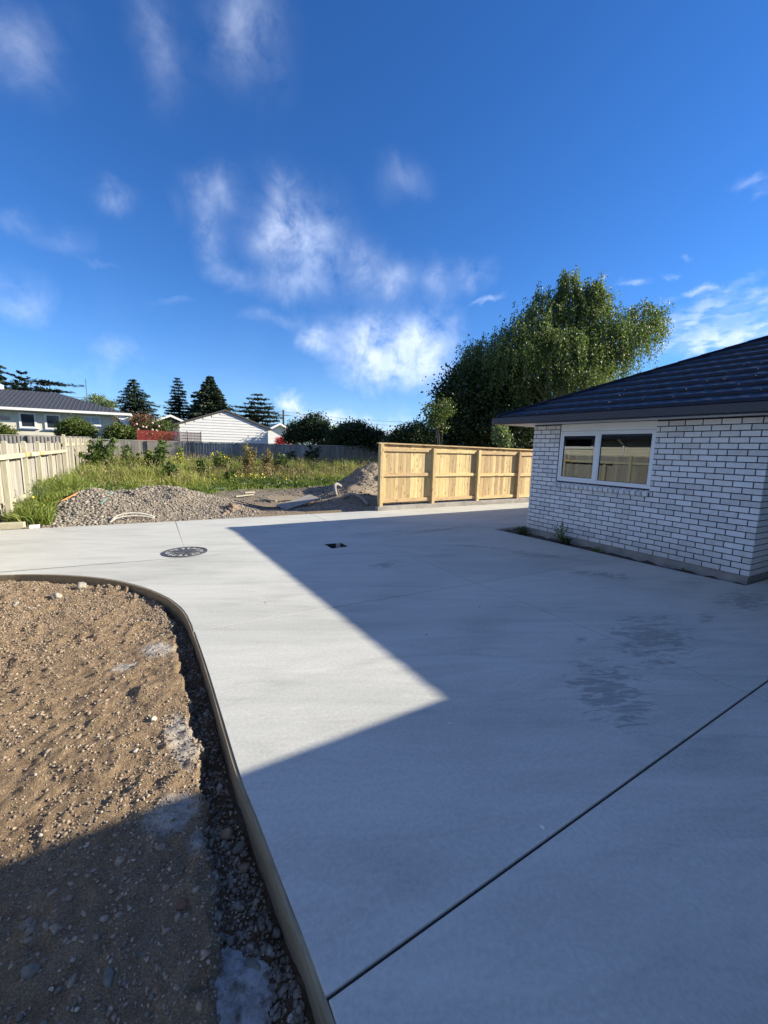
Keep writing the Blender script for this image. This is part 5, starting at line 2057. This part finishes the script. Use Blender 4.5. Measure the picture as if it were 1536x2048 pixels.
# clods of soil, some bigger than a fist's knuckle
n = 3600
Yc = 0.9 + 5.8 * rs_.random(n) ** 1.3
Xc = rs_.uniform(-2.0, 0.3, n)
k = inside_dirt(Xc, Yc) & (edge_dist(Xc, Yc) > 0.05) & (np_fbm(Xc, Yc, 0.4, 311, 3) > rs_.uniform(-.35, .5, n))
Xc, Yc = Xc[k], Yc[k]
sc = 0.006 + 0.014 * rs_.random(len(Xc)) ** 3
tag(scatter('dirt_clods', on(dirt_z, Xc, Yc, -sc * .05), sc, M['crumb'], rs_, flat=.6, angular=.3, tint=.15 + .6 * rs_.random(len(Xc))), 'rough clods of brown soil lying on the bare patch', 'dirt', kind='stuff')
# pebbles: grey, mixed sizes, many in the trench along the edging
n = 3000
Yt = 0.8 + 3.6 * rs_.random(n) ** 1.5
w = np.interp(Yt, [0.8, 1.5, 2.5, 4.4], [0.30, 0.20, 0.14, 0.12])
Xt = np.interp(Yt, EY, EX) - 0.03 - w * rs_.random(n)
st = 0.004 + 0.013 * rs_.random(n) ** 2.2
n2 = 800
Y2 = 0.9 + 2.6 * rs_.random(n2) ** 1.5
X2 = rs_.uniform(-1.3, 0.3, n2)
s2 = 0.0035 + 0.010 * rs_.random(n2) ** 3
n3 = 700
Y3 = rs_.uniform(4.0, 6.7, n3)
X3 = np.minimum(np.interp(Y3, EY, EX, right=-9) - 0.05 - np.abs(rs_.normal(size=n3)) * .10, 0.3)
s3 = 0.006 + 0.014 * rs_.random(n3) ** 3
Xa, Ya, Sa = np.concatenate([Xt, X2, X3]), np.concatenate([Yt, Y2, Y3]), np.concatenate([st, s2, s3])
k = inside_dirt(Xa, Ya) & (edge_dist(Xa, Ya) > 0.028 + Sa) & (Xa > -2.5) & (rs_.random(len(Xa)) < np.interp(Ya, [1.3, 2.0, 4.0], [1.0, .35, .5]))
Xa, Ya, Sa = Xa[k], Ya[k], Sa[k]
tag(scatter('pebbles', on(dirt_z, Xa, Ya, Sa * .3), Sa, M['trenchstone'], rs_, angular=.12), 'loose grey pebbles in the trench beside the form board', 'pebbles', kind='stuff')


def rock(name, label, cat, x, y, r, col, fn=dirt_z, seed=0, sq=(1, .85, .65), group=None, up=.35, rough=.22):
    b = bmesh.new()
    bmesh.ops.create_icosphere(b, subdivisions=3, radius=1.0)
    for v in b.verts:
        c = v.co.copy()
        q = mnoise.noise(c * 1.1 + Vector((seed, 0, 0))) * rough * 1.6 + mnoise.noise(c * 3.1 + Vector((0, seed, 0))) * rough * .5
        v.co = Vector((c.x * sq[0], c.y * sq[1], c.z * sq[2])) * r * (1 + q)
    me = bpy.data.meshes.new(name)
    b.to_mesh(me)
    b.free()
    for p in me.polygons:
        p.use_smooth = True
    me.materials.append(col)
    z = float(fn(np.array([x]), np.array([y]))[0])
    o = bpy.data.objects.new(name, me)
    o.location = (x, y, z + r * sq[2] * up)
    o.rotation_euler = (random.uniform(-.3, .3), random.uniform(-.3, .3), random.uniform(0, 6))
    link(o)
    return tag(o, label, cat, group)


sgrey = plain('stone_grey', (0.135, 0.12, 0.10), 0.85, 0.35, 40, bump=0.5, bscale=90)
sbrown = plain('stone_brown', (0.21, 0.15, 0.10), 0.85, 0.3, 30, bump=0.5, bscale=90)
spale = plain('stone_pale', (0.27, 0.25, 0.21), 0.9, 0.3, 40, bump=0.8, bscale=70)
swhite = plain('stone_white', (0.38, 0.36, 0.31), 0.85, 0.2, 50, bump=0.5, bscale=90)
ROCKS = [('concrete_lump', 'pale lump of broken concrete alone on the sunlit dirt', 'rubble', -0.97, 5.62, 0.052, spale, (1, .8, .8)),
         ('concrete_lump', 'pale lump of broken concrete close to the curved form board', 'rubble', -0.78, 5.92, 0.060, spale, (1, .9, .8)),
         ('concrete_lump', 'small flat pale lump left of the lone concrete lump', 'rubble', -1.30, 5.52, 0.035, spale, (1.2, .8, .5)),
         ('stone', 'pale oval stone on the sunlit bank edge of the dirt', 'stone', -0.06, 2.76, 0.020, swhite, (1.3, .8, .7)),
         ('stone', 'sunlit angular stone standing alone in the shaded trench', 'stone', 0.235, 2.12, 0.021, spale, (1, .7, .9)),
         ('stone', 'largest brown stone in the shaded trench, topmost of three', 'stone', 0.225, 1.83, 0.032, sbrown, (1, .9, .75)),
         ('stone', 'grey stone just below the large brown one in the trench', 'stone', 0.265, 1.73, 0.026, sgrey, (.9, 1.1, .7)),
         ('stone', 'dull brown stone, lowest of the three in the trench', 'stone', 0.265, 1.635, 0.022, sbrown, (1, .9, .7)),
         ('stone', 'rounded grey stone touching the form board further down the trench', 'stone', 0.325, 1.32, 0.020, sgrey, (.8, 1.1, .9)),
         ('stone', 'smooth grey egg shaped stone at the rim of the pale cement spill', 'stone', 0.155, 1.315, 0.014, sgrey, (.8, 1.2, .8)),
         ('stone', 'small ochre stone in the trench above the rounded grey one', 'stone', 0.275, 1.46, 0.011, plain('stone_ochre', (0.27, 0.20, 0.10), 0.85, 0.2, 40), (1, 1, .8)),
         ('stone', 'flat pale grey slab of stone beside the cement spill', 'stone', 0.215, 1.225, 0.023, sgrey, (1.0, 1.3, .5)),
         ('stone', 'small white stone near the bottom corner of the form board', 'stone', 0.30, 1.055, 0.011, swhite, (.8, 1.2, .8)),
         ('stone', 'grey stone with a blunt end at the lower left of the dirt', 'stone', -0.42, 1.50, 0.022, sgrey, (.8, 1.2, .7)),
         ('stone', 'long grey stone lying in shade below the blunt stone', 'stone', -0.20, 1.36, 0.020, sgrey, (.7, 1.4, .6)),
         ('stone', 'brown stone half buried near the sun line on the dirt', 'stone', -0.03, 1.60, 0.014, sbrown, (1, 1, .6)),
         ('stone', 'reddish stone in the middle of the shaded dirt', 'stone', 0.02, 1.51, 0.016, plain('stone_red', (0.17, 0.085, 0.055), 0.9, 0.3, 30), (1.4, 1, .5))]
for i, (nm, lb, ct, x, y, r, col, sq) in enumerate(ROCKS):
    rock(nm, lb, ct, x, y, r, col, dirt_z, i * 3.7, sq, rough=.5 if nm == 'concrete_lump' else .25)
for i in range(12):
    y = random.uniform(0.95, 3.6)
    x = float(np.interp(y, EY, EX)) - random.uniform(0.05, 0.17)
    rock('stone', 'small grey stone lying loose in the shaded trench', 'stone', x, y, random.uniform(.008, .017), random.choice([sgrey, sgrey, sbrown]), dirt_z, i * 5.1, (1, random.uniform(.8, 1.2), .7), 'loose stones in the trench')
for i in range(9):
    y = random.uniform(1.8, 5.8)
    x = random.uniform(-1.2, 0.05)
    if not inside_dirt(np.array([x]), np.array([y]))[0]:
        continue
    rock('stone', 'small pale stone scattered on the sunlit dirt', 'stone', x, y, random.uniform(.008, .016), random.choice([spale, swhite, sbrown]), dirt_z, i * 2.3, (1, .9, .7), 'small stones on the sunlit dirt')

# old cement spill at the near end of the trench
def spill_mask(X, Y):
    d = gauss(X, Y, 0.055, 1.13, 0.145, 0.235, -0.45)
    return d + 0.35 * np_fbm(X, Y, 0.12, 401, 3)


V, F = grid(-0.18, 0.30, 0.80, 1.5, 0.008, lambda X, Y: dirt_z(X, Y) * 0.15 - 0.118 + 0.055 * np.clip(spill_mask(X, Y), 0, 1.1) + 0.008 * np_fbm(X, Y, 0.05, 411, 3), lambda X, Y: spill_mask(X, Y) > 0.34)
tag(np_mesh('cement_spill', V, F, M['spill'], smooth=True), 'pale grey slab of spilt cement at the bottom edge of the dirt', 'cement')
# splash and crumbs on the slab
rock('cement_chip', 'small pale crumb of cement beside the sawn joint', 'rubble', 1.445, 1.06, 0.013, M['chip'], lambda X, Y: X * 0, 3.3, (1, .8, .35))
rock('cement_chip', 'tiny pale chip on the shaded slab between the drain and the joint', 'rubble', 3.37, 5.05, 0.016, M['chip'], lambda X, Y: X * 0, 5.3, (1, .7, .35))
rock('cement_chip', 'tiny pale chip at the tip of the sunlit wedge', 'rubble', 1.52, 1.82, 0.008, M['chip'], lambda X, Y: X * 0, 8.3, (1, .7, .35))
for i, (x, y) in enumerate(((2.05, 6.3), (2.95, 7.6), (2.1, 2.9), (3.0, 3.2), (1.0, 4.3), (4.6, 3.3))):
    rock('dirt_crumb', 'tiny dark crumb of dirt dropped on the concrete', 'dirt', x, y, 0.008, sbrown, lambda X, Y: X * 0, i * 1.3, (1, .8, .6), 'crumbs of dirt on the concrete')

# gravel heaps
n = 34000
X = rs_.uniform(-2.3, 2.4, n)
Y = rs_.uniform(9.93, 13.4, n)
den = 0.62 * gauss(X, Y, 0.05, 11.9, 1.55, 1.3) + 0.5 * gauss(X, Y, -1.4, 11.3, .9, 1.2) + 0.25 * gauss(X, Y, 1.6, 10.8, 0.9, 1.0)
k = den > rs_.uniform(0.05, 0.42, n)
k &= np_fbm(X, Y, .7, 505, 3) > rs_.uniform(-1.4, .2, n)
X, Y = X[k], Y[k]
s = 0.008 + 0.026 * rs_.random(len(X)) ** 2.4
left = np.clip((-X - .3) / 1.5, 0, 1)
s = s * (1 + .35 * left)
tag(scatter('gravel_heap', on(field_z, X, Y, s * rs_.uniform(-.45, .4, len(X))), s, M['gravel'], rs_, angular=.15), 'broad grey heap of river gravel at the slab edge', 'gravel', kind='stuff')
n = 12000
X = rs_.uniform(3.6, 9.5, n)
Y = rs_.uniform(9.95, 15.5, n)
den = field_z(X, Y) * 0.9 + 0.08
k = den > rs_.uniform(0.05, 0.55, n)
k &= ~((X > 5.1) & (Y < 10.1))
X, Y = X[k], Y[k]
s = 0.010 + 0.030 * rs_.random(len(X)) ** 2.4
tag(scatter('rubble_heap', on(field_z, X, Y, s * rs_.uniform(-.5, .4, len(X))), s, M['rubblestone'], rs_, angular=.2), 'steep heap of stony soil rising beside the pine fence', 'rubble', kind='stuff')
n = 3500
X = rs_.uniform(1.2, 5.2, n)
Y = rs_.uniform(9.95, 15.5, n)
k = np_fbm(X, Y, .8, 500, 3) > rs_.uniform(-.5, .35, n)
X, Y = X[k], Y[k]
s = 0.008 + 0.022 * rs_.random(len(X)) ** 2.5
tag(scatter('scattered_gravel', on(field_z, X, Y, s * .3), s, M['rubblestone'], rs_), 'loose stones over the bare ground between the heaps', 'gravel', kind='stuff')
for i, (x, y, r) in enumerate(((1.75, 10.7, .13), (1.55, 10.5, .09), (1.95, 10.45, .07), (3.9, 11.3, .06), (-1.25, 11.2, .06), (-1.5, 10.6, .06))):
    rock('dirt_clod', ['largest brown clod of earth at the right foot of the gravel heap', 'middling brown clod against the largest clod', 'small brown clod nearest the slab', 'pale lump of rubble in the bare hollow', 'pale cobble high on the left flank of the gravel', 'pale cobble low on the left flank of the gravel'][i], 'clod' if i < 3 else 'stone',
         x, y, r, sbrown if i < 3 else spale, field_z, i * 7.7, (1.2, .9, .6), rough=.55, up=.1)


# ------------------------------------------------------------------ odds and ends on the section
def fz(x, y):
    return float(field_z(np.array([x]), np.array([y]))[0])


def loose_bar(name, label, cat, p, q, w, h, mat, lift=(0.02, 0.02), roll=0.0, group=None, bevel=0.003):
    a = Vector((p[0], p[1], fz(*p) + lift[0]))
    c = Vector((q[0], q[1], fz(*q) + lift[1]))
    d = c - a
    b = MB()
    b.box((0, -w / 2, -h / 2), (d.length, w / 2, h / 2), bevel)
    o = b.build(name, mat)
    o.location = a
    o.rotation_euler = (roll, -math.atan2(d.z, math.hypot(d.x, d.y)), math.atan2(d.y, d.x))
    return tag(o, label, cat, group)


def loose_tube(name, label, cat, pts, r, mat, lift=0.0, n=8):
    b = MB()
    P = catmull3([(p[0], p[1], fz(p[0], p[1]) + p[2] + lift) for p in pts], 5)
    b.tube(P, r, n)
    return tag(b.build(name, mat, smooth=True), label, cat)


def catmull3(P, n):
    out = []
    for i in range(len(P) - 1):
        p0, p1, p2, p3 = P[max(i - 1, 0)], P[i], P[i + 1], P[min(i + 2, len(P) - 1)]
        for k in range(n):
            t = k / n
            out.append(tuple(0.5 * (2 * p1[j] + (p2[j] - p0[j]) * t + (2 * p0[j] - 5 * p1[j] + 4 * p2[j] - p3[j]) * t * t
                                    + (3 * p1[j] - p0[j] - 3 * p2[j] + p3[j]) * t ** 3) for j in range(3)))
    out.append(P[-1])
    return out


cp = empty('curved_pipe', (-0.38, 10.25, 0))
tag(cp, 'cream curved plastic pipe bow lying at the foot of the gravel heap', 'pipe')
for nm, r0, zz, yy in (('upper_bow', 0.017, 0.15, 0.04), ('lower_bow', 0.014, 0.10, -0.03)):
    b = MB()
    b.tube(catmull3([(-0.40, yy - .06, 0.0), (-0.26, yy, zz * .75), (-0.05, yy + .03, zz), (0.2, yy + .02, zz * .85), (0.42, yy - .02, zz * .35)], 6), r0, 8)
    b.build(nm, M['pipewhite'], cp, smooth=True)
loose_bar('plastic_strip', 'pale green plastic strip leaning on the left flank of the gravel', 'strip', (-0.98, 11.0), (-0.80, 11.75), 0.05, 0.012, M['greenstrip'], (0.03, 0.06))
loose_bar('orange_stake', 'long thin orange stake along the grass edge left of the gravel', 'stake', (-2.32, 11.7), (-1.42, 13.2), 0.035, 0.022, M['orange'], (0.09, 0.09))
loose_bar('orange_stake', 'shorter orange offcut half lost in the weeds by the fence', 'stake', (-1.95, 11.35), (-1.45, 11.6), 0.03, 0.02, M['orange'], (0.05, 0.05))
loose_bar('timber_offcut', 'pale timber offcut behind the gravel heap, farther of two', 'timber', (2.75, 14.5), (3.1, 14.6), 0.09, 0.045, M['oldrail'], (0.05, 0.05))
loose_bar('timber_offcut', 'pale timber offcut behind the gravel heap, nearer of two', 'timber', (2.35, 13.9), (2.95, 14.1), 0.09, 0.04, M['oldrail'], (0.04, 0.04))
loose_bar('timber_offcut', 'short pale block on the right shoulder of the gravel heap', 'timber', (1.42, 12.6), (1.72, 12.7), 0.09, 0.045, M['oldrail'], (0.05, 0.05))
loose_bar('grey_plank', 'long weathered plank lying along the edge of the grass', 'plank', (2.5, 18.6), (3.9, 16.9), 0.12, 0.03, M['greywoodx'], (0.10, 0.08))
loose_bar('pale_lath', 'very long thin pale lath on the bare ground before the grass', 'lath', (3.9, 16.9), (6.3, 15.7), 0.05, 0.03, M['oldrail'], (0.10, 0.06))
loose_bar('aqua_strip', 'short pale blue green strip at the grass edge', 'strip', (1.95, 16.1), (2.35, 16.0), 0.05, 0.02, M['greenstrip'], (0.1, 0.1))
loose_bar('tan_sheet', 'tan corrugated sheet lying in the bare hollow', 'sheet', (3.15, 12.9), (3.95, 12.9), 0.55, 0.02, M['formwood'], (0.06, 0.05), R(6))
loose_bar('stake', 'slim timber stake across the near edge of the tan sheet', 'stake', (2.95, 13.2), (3.25, 12.35), 0.045, 0.04, M['oldrail'], (0.06, 0.06))
loose_bar('grey_board', 'dark grey board propped flat in front of the tan sheet', 'board', (3.05, 11.15), (4.15, 11.5), 0.45, 0.02, M['board'], (0.03, 0.16), R(10))
loose_bar('form_board_offcut', 'thin form board lying along the far slab edge, left piece', 'timber', (2.25, 9.97), (3.32, 9.93), 0.03, 0.10, M['formwood'], (0.02, 0.02))
loose_bar('form_board_offcut', 'thin form board lying along the far slab edge, right piece', 'timber', (3.36, 9.96), (4.3, 9.92), 0.03, 0.10, M['formwood'], (0.03, 0.03))
loose_tube('drain_coil', 'grey drainage pipe arching upward on the shaded rubble heap', 'pipe', [(4.75, 11.35, 0.05), (4.85, 11.7, 0.18), (5.05, 12.0, 0.22), (5.3, 12.3, 0.10)], 0.05, M['pipegrey'])
loose_tube('drain_coil', 'grey drainage pipe bowed over toward the fence post on the shaded heap', 'pipe', [(4.9, 11.15, 0.06), (5.1, 11.05, 0.16), (5.3, 10.85, 0.14), (5.4, 10.55, 0.02)], 0.05, M['pipegrey'])
loose_tube('dark_hose', 'thin dark hose wandering over the bare ground between the heaps', 'hose', [(1.9, 11.6, 0.03), (2.5, 11.3, 0.03), (3.0, 11.25, 0.03), (3.6, 11.4, 0.02)], 0.014, M['pipeblack'], 0, 6)
loose_tube('black_drainpipe', 'short black drainpipe poking from weeds beside the left fence', 'pipe', [(-2.25, 12.75, 0.12), (-1.95, 12.85, 0.16), (-1.65, 13.1, 0.1)], 0.085, M['pipeblack'])
loose_tube('black_drainpipe', 'black drainpipe end lying behind the sleeper at the fence foot', 'pipe', [(-2.42, 10.45, 0.10), (-2.15, 10.55, 0.12), (-1.9, 10.7, 0.06)], 0.08, M['pipeblack'])
b = MB()
b.box((-2.95, 10.08, -0.02), (-2.13, 10.22, 0.10), 0.006)
tag(b.build('sleeper', M['oldrail']), 'pale timber sleeper lying at the foot of the left fence', 'sleeper')
b = MB()
b.box((-2.05, 10.02, -0.02), (-1.90, 10.12, 0.045), 0.006)
tag(b.build('concrete_block', M['white']), 'small white block on the slab edge beside the sleeper', 'block')


# ------------------------------------------------------------------ grass and weeds
def start_y(X):
    return np.interp(X, [-2.5, -1.4, -0.6, 0.3, 1.2, 2.2, 3.5, 5.0, 6.5, 8.0, 12, 26], [12.6, 12.9, 13.5, 13.9, 14.6, 16.6, 16.9, 16.2, 15.4, 14.6, 13.5, 13.0])


def blades(name, X, Y, H, W, mat, rng, tint, lean=0.35, parent=None, zf=field_z, curve=0.35):
    n = len(X)
    Z = zf(X, Y)
    a = rng.uniform(0, 6.283, n)
    la = rng.uniform(0, 6.283, n)
    ln = np.abs(rng.normal(size=n)) * lean * H
    c, s = np.cos(a), np.sin(a)
    V = np.empty((n, 5, 3))
    lx, ly = np.cos(la) * ln, np.sin(la) * ln
    for i, (f, w) in enumerate(((0.0, 1.0), (0.0, -1.0), (0.55, -.8), (0.55, .8), (1.0, 0.0))):
        bend = f ** 1.8
        V[:, i, 0] = X + c * W * .5 * w + lx * bend
        V[:, i, 1] = Y + s * W * .5 * w + ly * bend
        V[:, i, 2] = Z + H * f * (1 - curve * .5 * bend) - .02 * (f == 0)
    idx = np.arange(n)[:, None] * 5
    Q = idx + np.array([[0, 1, 2, 3]])
    Tt = idx + np.array([[3, 2, 4]])
    return np_mesh(name, V.reshape(-1, 3), [Q, Tt], mat, parent, tint=np.repeat(tint, 5))


rg = np.random.default_rng(44)
n = 170000
X = rg.uniform(-2.38, 13.5, n)
Y = start_y(X) + (26.3 - start_y(X)) * rg.random(n) ** 1.35 + rg.normal(size=n) * 0.35
k = (Y < 26.35) & (Y > 10)
X, Y = X[k], Y[k]
pt = np_fbm(X, Y, 1.8, 601, 4)
clump = np_fbm(X, Y, 0.35, 611, 3)
k = clump > rg.uniform(-1.2, 0.10, len(X)) 
X, Y, pt, clump = X[k], Y[k], pt[k], clump[k]
dep = np.clip((Y - start_y(X)) / 5.0, 0, 1)
H = (0.16 + 0.50 * dep) * (1 + 1.1 * clump + .5 * pt) * rg.uniform(.6, 1.3, len(X))
H = np.clip(H, 0.06, 1.25)
tn = np.clip(0.42 + pt * 0.75 + rg.normal(size=len(X)) * .16 + 0.12 * dep, 0, 1)
tag(blades('grass', X, Y, H, 0.018 + 0.012 * rg.random(len(X)) + .008 * dep, M['grass'], rg, tn), 'rough green and straw coloured grass over the vacant section', 'grass', kind='stuff')
# lush strip by the left fence
n = 16000
X = -2.42 + np.abs(rg.normal(size=n)) * 0.42
Y = rg.uniform(10.3, 14.5, n)
k = (X < np.interp(Y, [10.3, 11.5, 13, 14.5], [-1.75, -1.85, -1.3, -0.9])) 
X, Y = X[k], Y[k]
H = rg.uniform(.12, .42, len(X)) * (1 + .6 * np_fbm(X, Y, .3, 621, 3)) * np.interp(Y, [10.3, 11.2, 12.6, 13.2, 14], [.9, .9, .8, 1.7, 2.0])
tag(blades('fence_weeds', X, Y, H, 0.02 + .015 * rg.random(len(X)), M['grass'], rg, np.clip(rg.normal(.35, .2, len(X)), 0, 1), .5), 'lush green weeds along the foot of the left fence', 'weeds', kind='stuff')
# seed heads
n = 7500
X = rg.uniform(-2.0, 13, n)
Y = start_y(X) + 1.2 + (25.8 - start_y(X)) * rg.random(n)
Y = np.minimum(Y, 26.2)
k = np_fbm(X, Y, 1.5, 631, 3) > rg.uniform(-.45, .25, n)
X, Y = X[k], Y[k]
Hs = rg.uniform(.55, 1.05, len(X)) * np.interp(Y - start_y(X), [0, 3, 8], [.6, .9, 1.15])
tag(blades('seed_stalks', X, Y, Hs, np.full(len(X), 0.012), M['seed'], rg, rg.random(len(X)), .18, curve=.1), 'thin tan seed stalks standing over the grass', 'grass', kind='stuff')
hx = np.stack([X, Y, field_z(X, Y) + Hs * .9], 1)
P = np.repeat(hx, 4, 0) + rg.normal(size=(len(hx) * 4, 3)) * np.array([.02, .02, .06])
V, F = leaf_quads(P, 0.055, rg, .4, np.tile([0, 0, 1.2], (len(P), 1)))
tag(np_mesh('seed_heads', V, F, M['seed'], tint=np.repeat(rg.random(len(P)), 4)), 'tan and reddish seed heads above the grass', 'grass', kind='stuff')
# broad leaved ground weeds
n = 900
X = rg.uniform(-2.3, 12, n)
Y = start_y(X) - .2 + 7 * rg.random(n) ** 1.6
hh = rg.uniform(.06, .32, n) * (1 + .8 * np_fbm(X, Y, 1.2, 641, 3))
m = 26
c = np.repeat(np.stack([X, Y, field_z(X, Y)], 1), m, 0)
hr = np.repeat(hh, m)
g = rg.normal(size=(n * m, 3)) * np.stack([hr * .7, hr * .7, hr * 0], 1)
g[:, 2] = rg.random(n * m) ** .7 * hr * 1.3
V, F = leaf_quads(c + g, 0.085, rg, .55, np.tile([0, 0, .3], (n * m, 1)), 1.0, .35)
tag(np_mesh('ground_weeds', V, F, M['weed'], tint=np.repeat(np.repeat(rg.random(n), m) * .6 + rg.random(n * m) * .4, 4)), 'broad leaved weeds tangled through the grass', 'weeds', kind='stuff')
# small yellow flowers
n = 60
X = np.concatenate([rg.normal(3.5, .8, n // 2), rg.uniform(-2, 10, n // 2)])
Y = np.concatenate([rg.normal(17.6, .5, n // 2), rg.uniform(15, 23, n // 2)])
Y = np.maximum(Y, start_y(X) + .2)
c = np.repeat(np.stack([X, Y, field_z(X, Y) + rg.uniform(.2, .5, len(X))], 1), 3, 0)
V, F = leaf_quads(c + rg.normal(size=c.shape) * .02, .05, rg, .9, None, 1, .5)
tag(np_mesh('yellow_flowers', V, F, M['yellow']), 'tiny yellow wildflowers dotted through the grass', 'flowers', kind='stuff')


def weed_plant(name, label, x, y, h, spread, nst, nleaf, ls, lm, sm, seed, zf=None, flowers=None, aspect=.6, rotz=0, low=0.05):
    rng = np.random.default_rng(seed)
    z0 = fz(x, y) if zf is None else zf
    root = empty(name, (x, y, z0 - .01))
    tag(root, label, 'plant')
    b = MB()
    P, T = [], []
    for s in range(nst):
        a = rng.uniform(0, 6.28)
        r = spread * rng.uniform(.2, 1)
        hh = h * rng.uniform(.6, 1.0) if s else h
        if s == 0:
            r *= .3
        e = np.array([math.cos(a) * r, math.sin(a) * r, hh])
        mid = np.array([e[0] * .35, e[1] * .35, hh * .5])
        b.tube([(0, 0, 0), tuple(mid), tuple(e)], 0.012 if h > .8 else .006, 4, 0.004)
        t = low + (1 - low) * rng.random(nleaf)
        q = np.where(t[:, None] < .5, mid * (t[:, None] / .5), mid + (e - mid) * ((t[:, None] - .5) / .5))
        wd = ls * 1.3 * (1.25 - t)
        q = q + rng.normal(size=(nleaf, 3)) * wd[:, None] * np.array([1, 1, .5])
        P.append(q)
        T.append(np.full(nleaf, rng.random()))
    P, T = np.concatenate(P), np.concatenate(T)
    P[:, 2] = np.maximum(P[:, 2], 0.015)
    V, F = leaf_quads(P, ls, rng, aspect, None, 1, .35)
    np_mesh('foliage', V, F, lm, root, tint=tint_of(len(P), rng, T, .4))
    b.build('stem', sm, root)
    if flowers:
        k = rng.choice(len(P), flowers, replace=False)
        Q = np.repeat(P[k], 3, 0) + rng.normal(size=(flowers * 3, 3)) * ls * .3
        V, F = leaf_quads(Q, ls * .75, rng, .9)
        np_mesh('flower', V, F, M['yellow'], root)
    return root


PL = [('mallow_plant', 'tall dark green mallow growing against the end of the left fence', -1.75, 21.0, 1.75, .55, 9, 75, .16, 'weed', 'stalk', None),
      ('mallow_plant', 'dark leafy weed second from the left fence, before the stucco shrub', -0.75, 21.5, 1.45, .35, 6, 55, .13, 'weed', 'stalk', None),
      ('flowering_weed', 'yellow flowering weed between the two tallest leafy weeds', 0.02, 20.4, 1.25, .35, 6, 60, .11, 'grass', 'stalk', 26),
      ('mallow_plant', 'tallest leafy weed rising in front of the rose and netting', 0.35, 19.8, 1.75, .45, 9, 75, .12, 'weed', 'stalk', None),
      ('mallow_plant', 'bushy weed at the foot of the tallest leafy weed', 0.62, 17.6, .95, .38, 7, 60, .12, 'weed', 'stalk', None),
      ('flowering_weed', 'slim yellow flowering weed standing before the red netting', 1.15, 20.4, 1.45, .22, 5, 55, .10, 'grass', 'stalk', 18),
      ('mallow_plant', 'compact dark weed in mid field below the shed\'s left corner', 1.9, 18.4, 1.05, .30, 6, 60, .11, 'weed', 'stalk', None),
      ('flowering_weed', 'leafy weed with small yellow blooms below the shed', 2.75, 20.2, 1.30, .38, 7, 60, .12, 'grass', 'stalk', 14),
      ('dock_plant', 'tall brown dock plant gone to seed before the shed, larger of two', 3.95, 19.6, 1.75, .34, 13, 95, .085, 'dockleaf', 'drystalk', None),
      ('dock_plant', 'slimmer brown dock plant gone to seed below the shed\'s right corner', 4.85, 19.8, 1.55, .24, 8, 80, .08, 'dockleaf', 'drystalk', None),
      ('mallow_plant', 'leafy green weed right of the slimmer dock plant', 5.6, 20.5, 1.25, .38, 7, 60, .12, 'weed', 'stalk', None),
      ('dark_weed', 'very dark leafy weed against the shaded back fence', 8.6, 24.5, 1.65, .45, 9, 70, .16, 'l_dark', 'stalk', None),
      ('dark_weed', 'dark round weed left of the very dark one by the back fence', 7.5, 24.6, 1.3, .3, 6, 60, .14, 'l_dark', 'stalk', None),
      ('grey_weed', 'pale grey tangled weed in shade near the pine fence end', 10.6, 22.5, 1.0, .9, 14, 40, .12, 'l_pale', 'drystalk', None),
      ('mallow_plant', 'dark bushy weed low in the grass at mid field', 3.0, 18.2, .60, .5, 9, 70, .12, 'weed', 'stalk', None),
      ('fence_weed', 'leafy weed hiding the foot of the nearest left fence post', -2.1, 10.75, .45, .35, 14, 46, .05, 'grass', 'stalk', 6),
      ('fence_weed', 'pale airy weed climbing the left fence behind the nearest post', -2.2, 11.7, .62, .30, 12, 34, .04, 'l_pale', 'stalk', None),
      ('fence_weed', 'tall grassy weed by the left fence above the black drainpipe', -2.15, 13.6, .80, .45, 12, 50, .07, 'grass', 'stalk', None)]
for i, (nm, lb, x, y, h, sp, ns, nl, ls, lm, sm, fl_) in enumerate(PL):
    weed_plant(nm, lb, x, y, h, sp * (1.25 if h > .9 else 1), ns, int(nl * (1.9 if h > .9 else 1)), ls * (1.15 if h > .9 else 1), M[lm], M[sm], 900 + i, flowers=fl_)

# garden plants along the brick wall
weed_plant('rose_cutting', 'thin leafy shrub with upright stems against the brick wall', 6.67, 5.08, 0.42, .13, 7, 26, .035, M['weed'], M['stalk'], 951, zf=-0.03, low=.3)
weed_plant('low_shrub', 'dark low clump at the foot of the thin leafy shrub', 6.66, 4.95, 0.15, .14, 14, 34, .035, M['l_dark'], M['stalk'], 952, zf=-0.03)
weed_plant('low_shrub', 'dark low clump at the far corner of the garden strip', 6.62, 5.95, 0.18, .17, 14, 34, .035, M['l_dark'], M['stalk'], 953, zf=-0.03)
weed_plant('creeping_weed', 'thin creeping weed on the soil nearer than the leafy shrub', 6.68, 4.35, 0.07, .26, 12, 16, .022, M['weed'], M['stalk'], 954, zf=-0.02)
weed_plant('creeping_weed', 'tiny weed sprouting between slab and wall footing', 6.75, 3.02, 0.06, .07, 6, 12, .018, M['l_dark'], M['stalk'], 955, zf=-0.02)
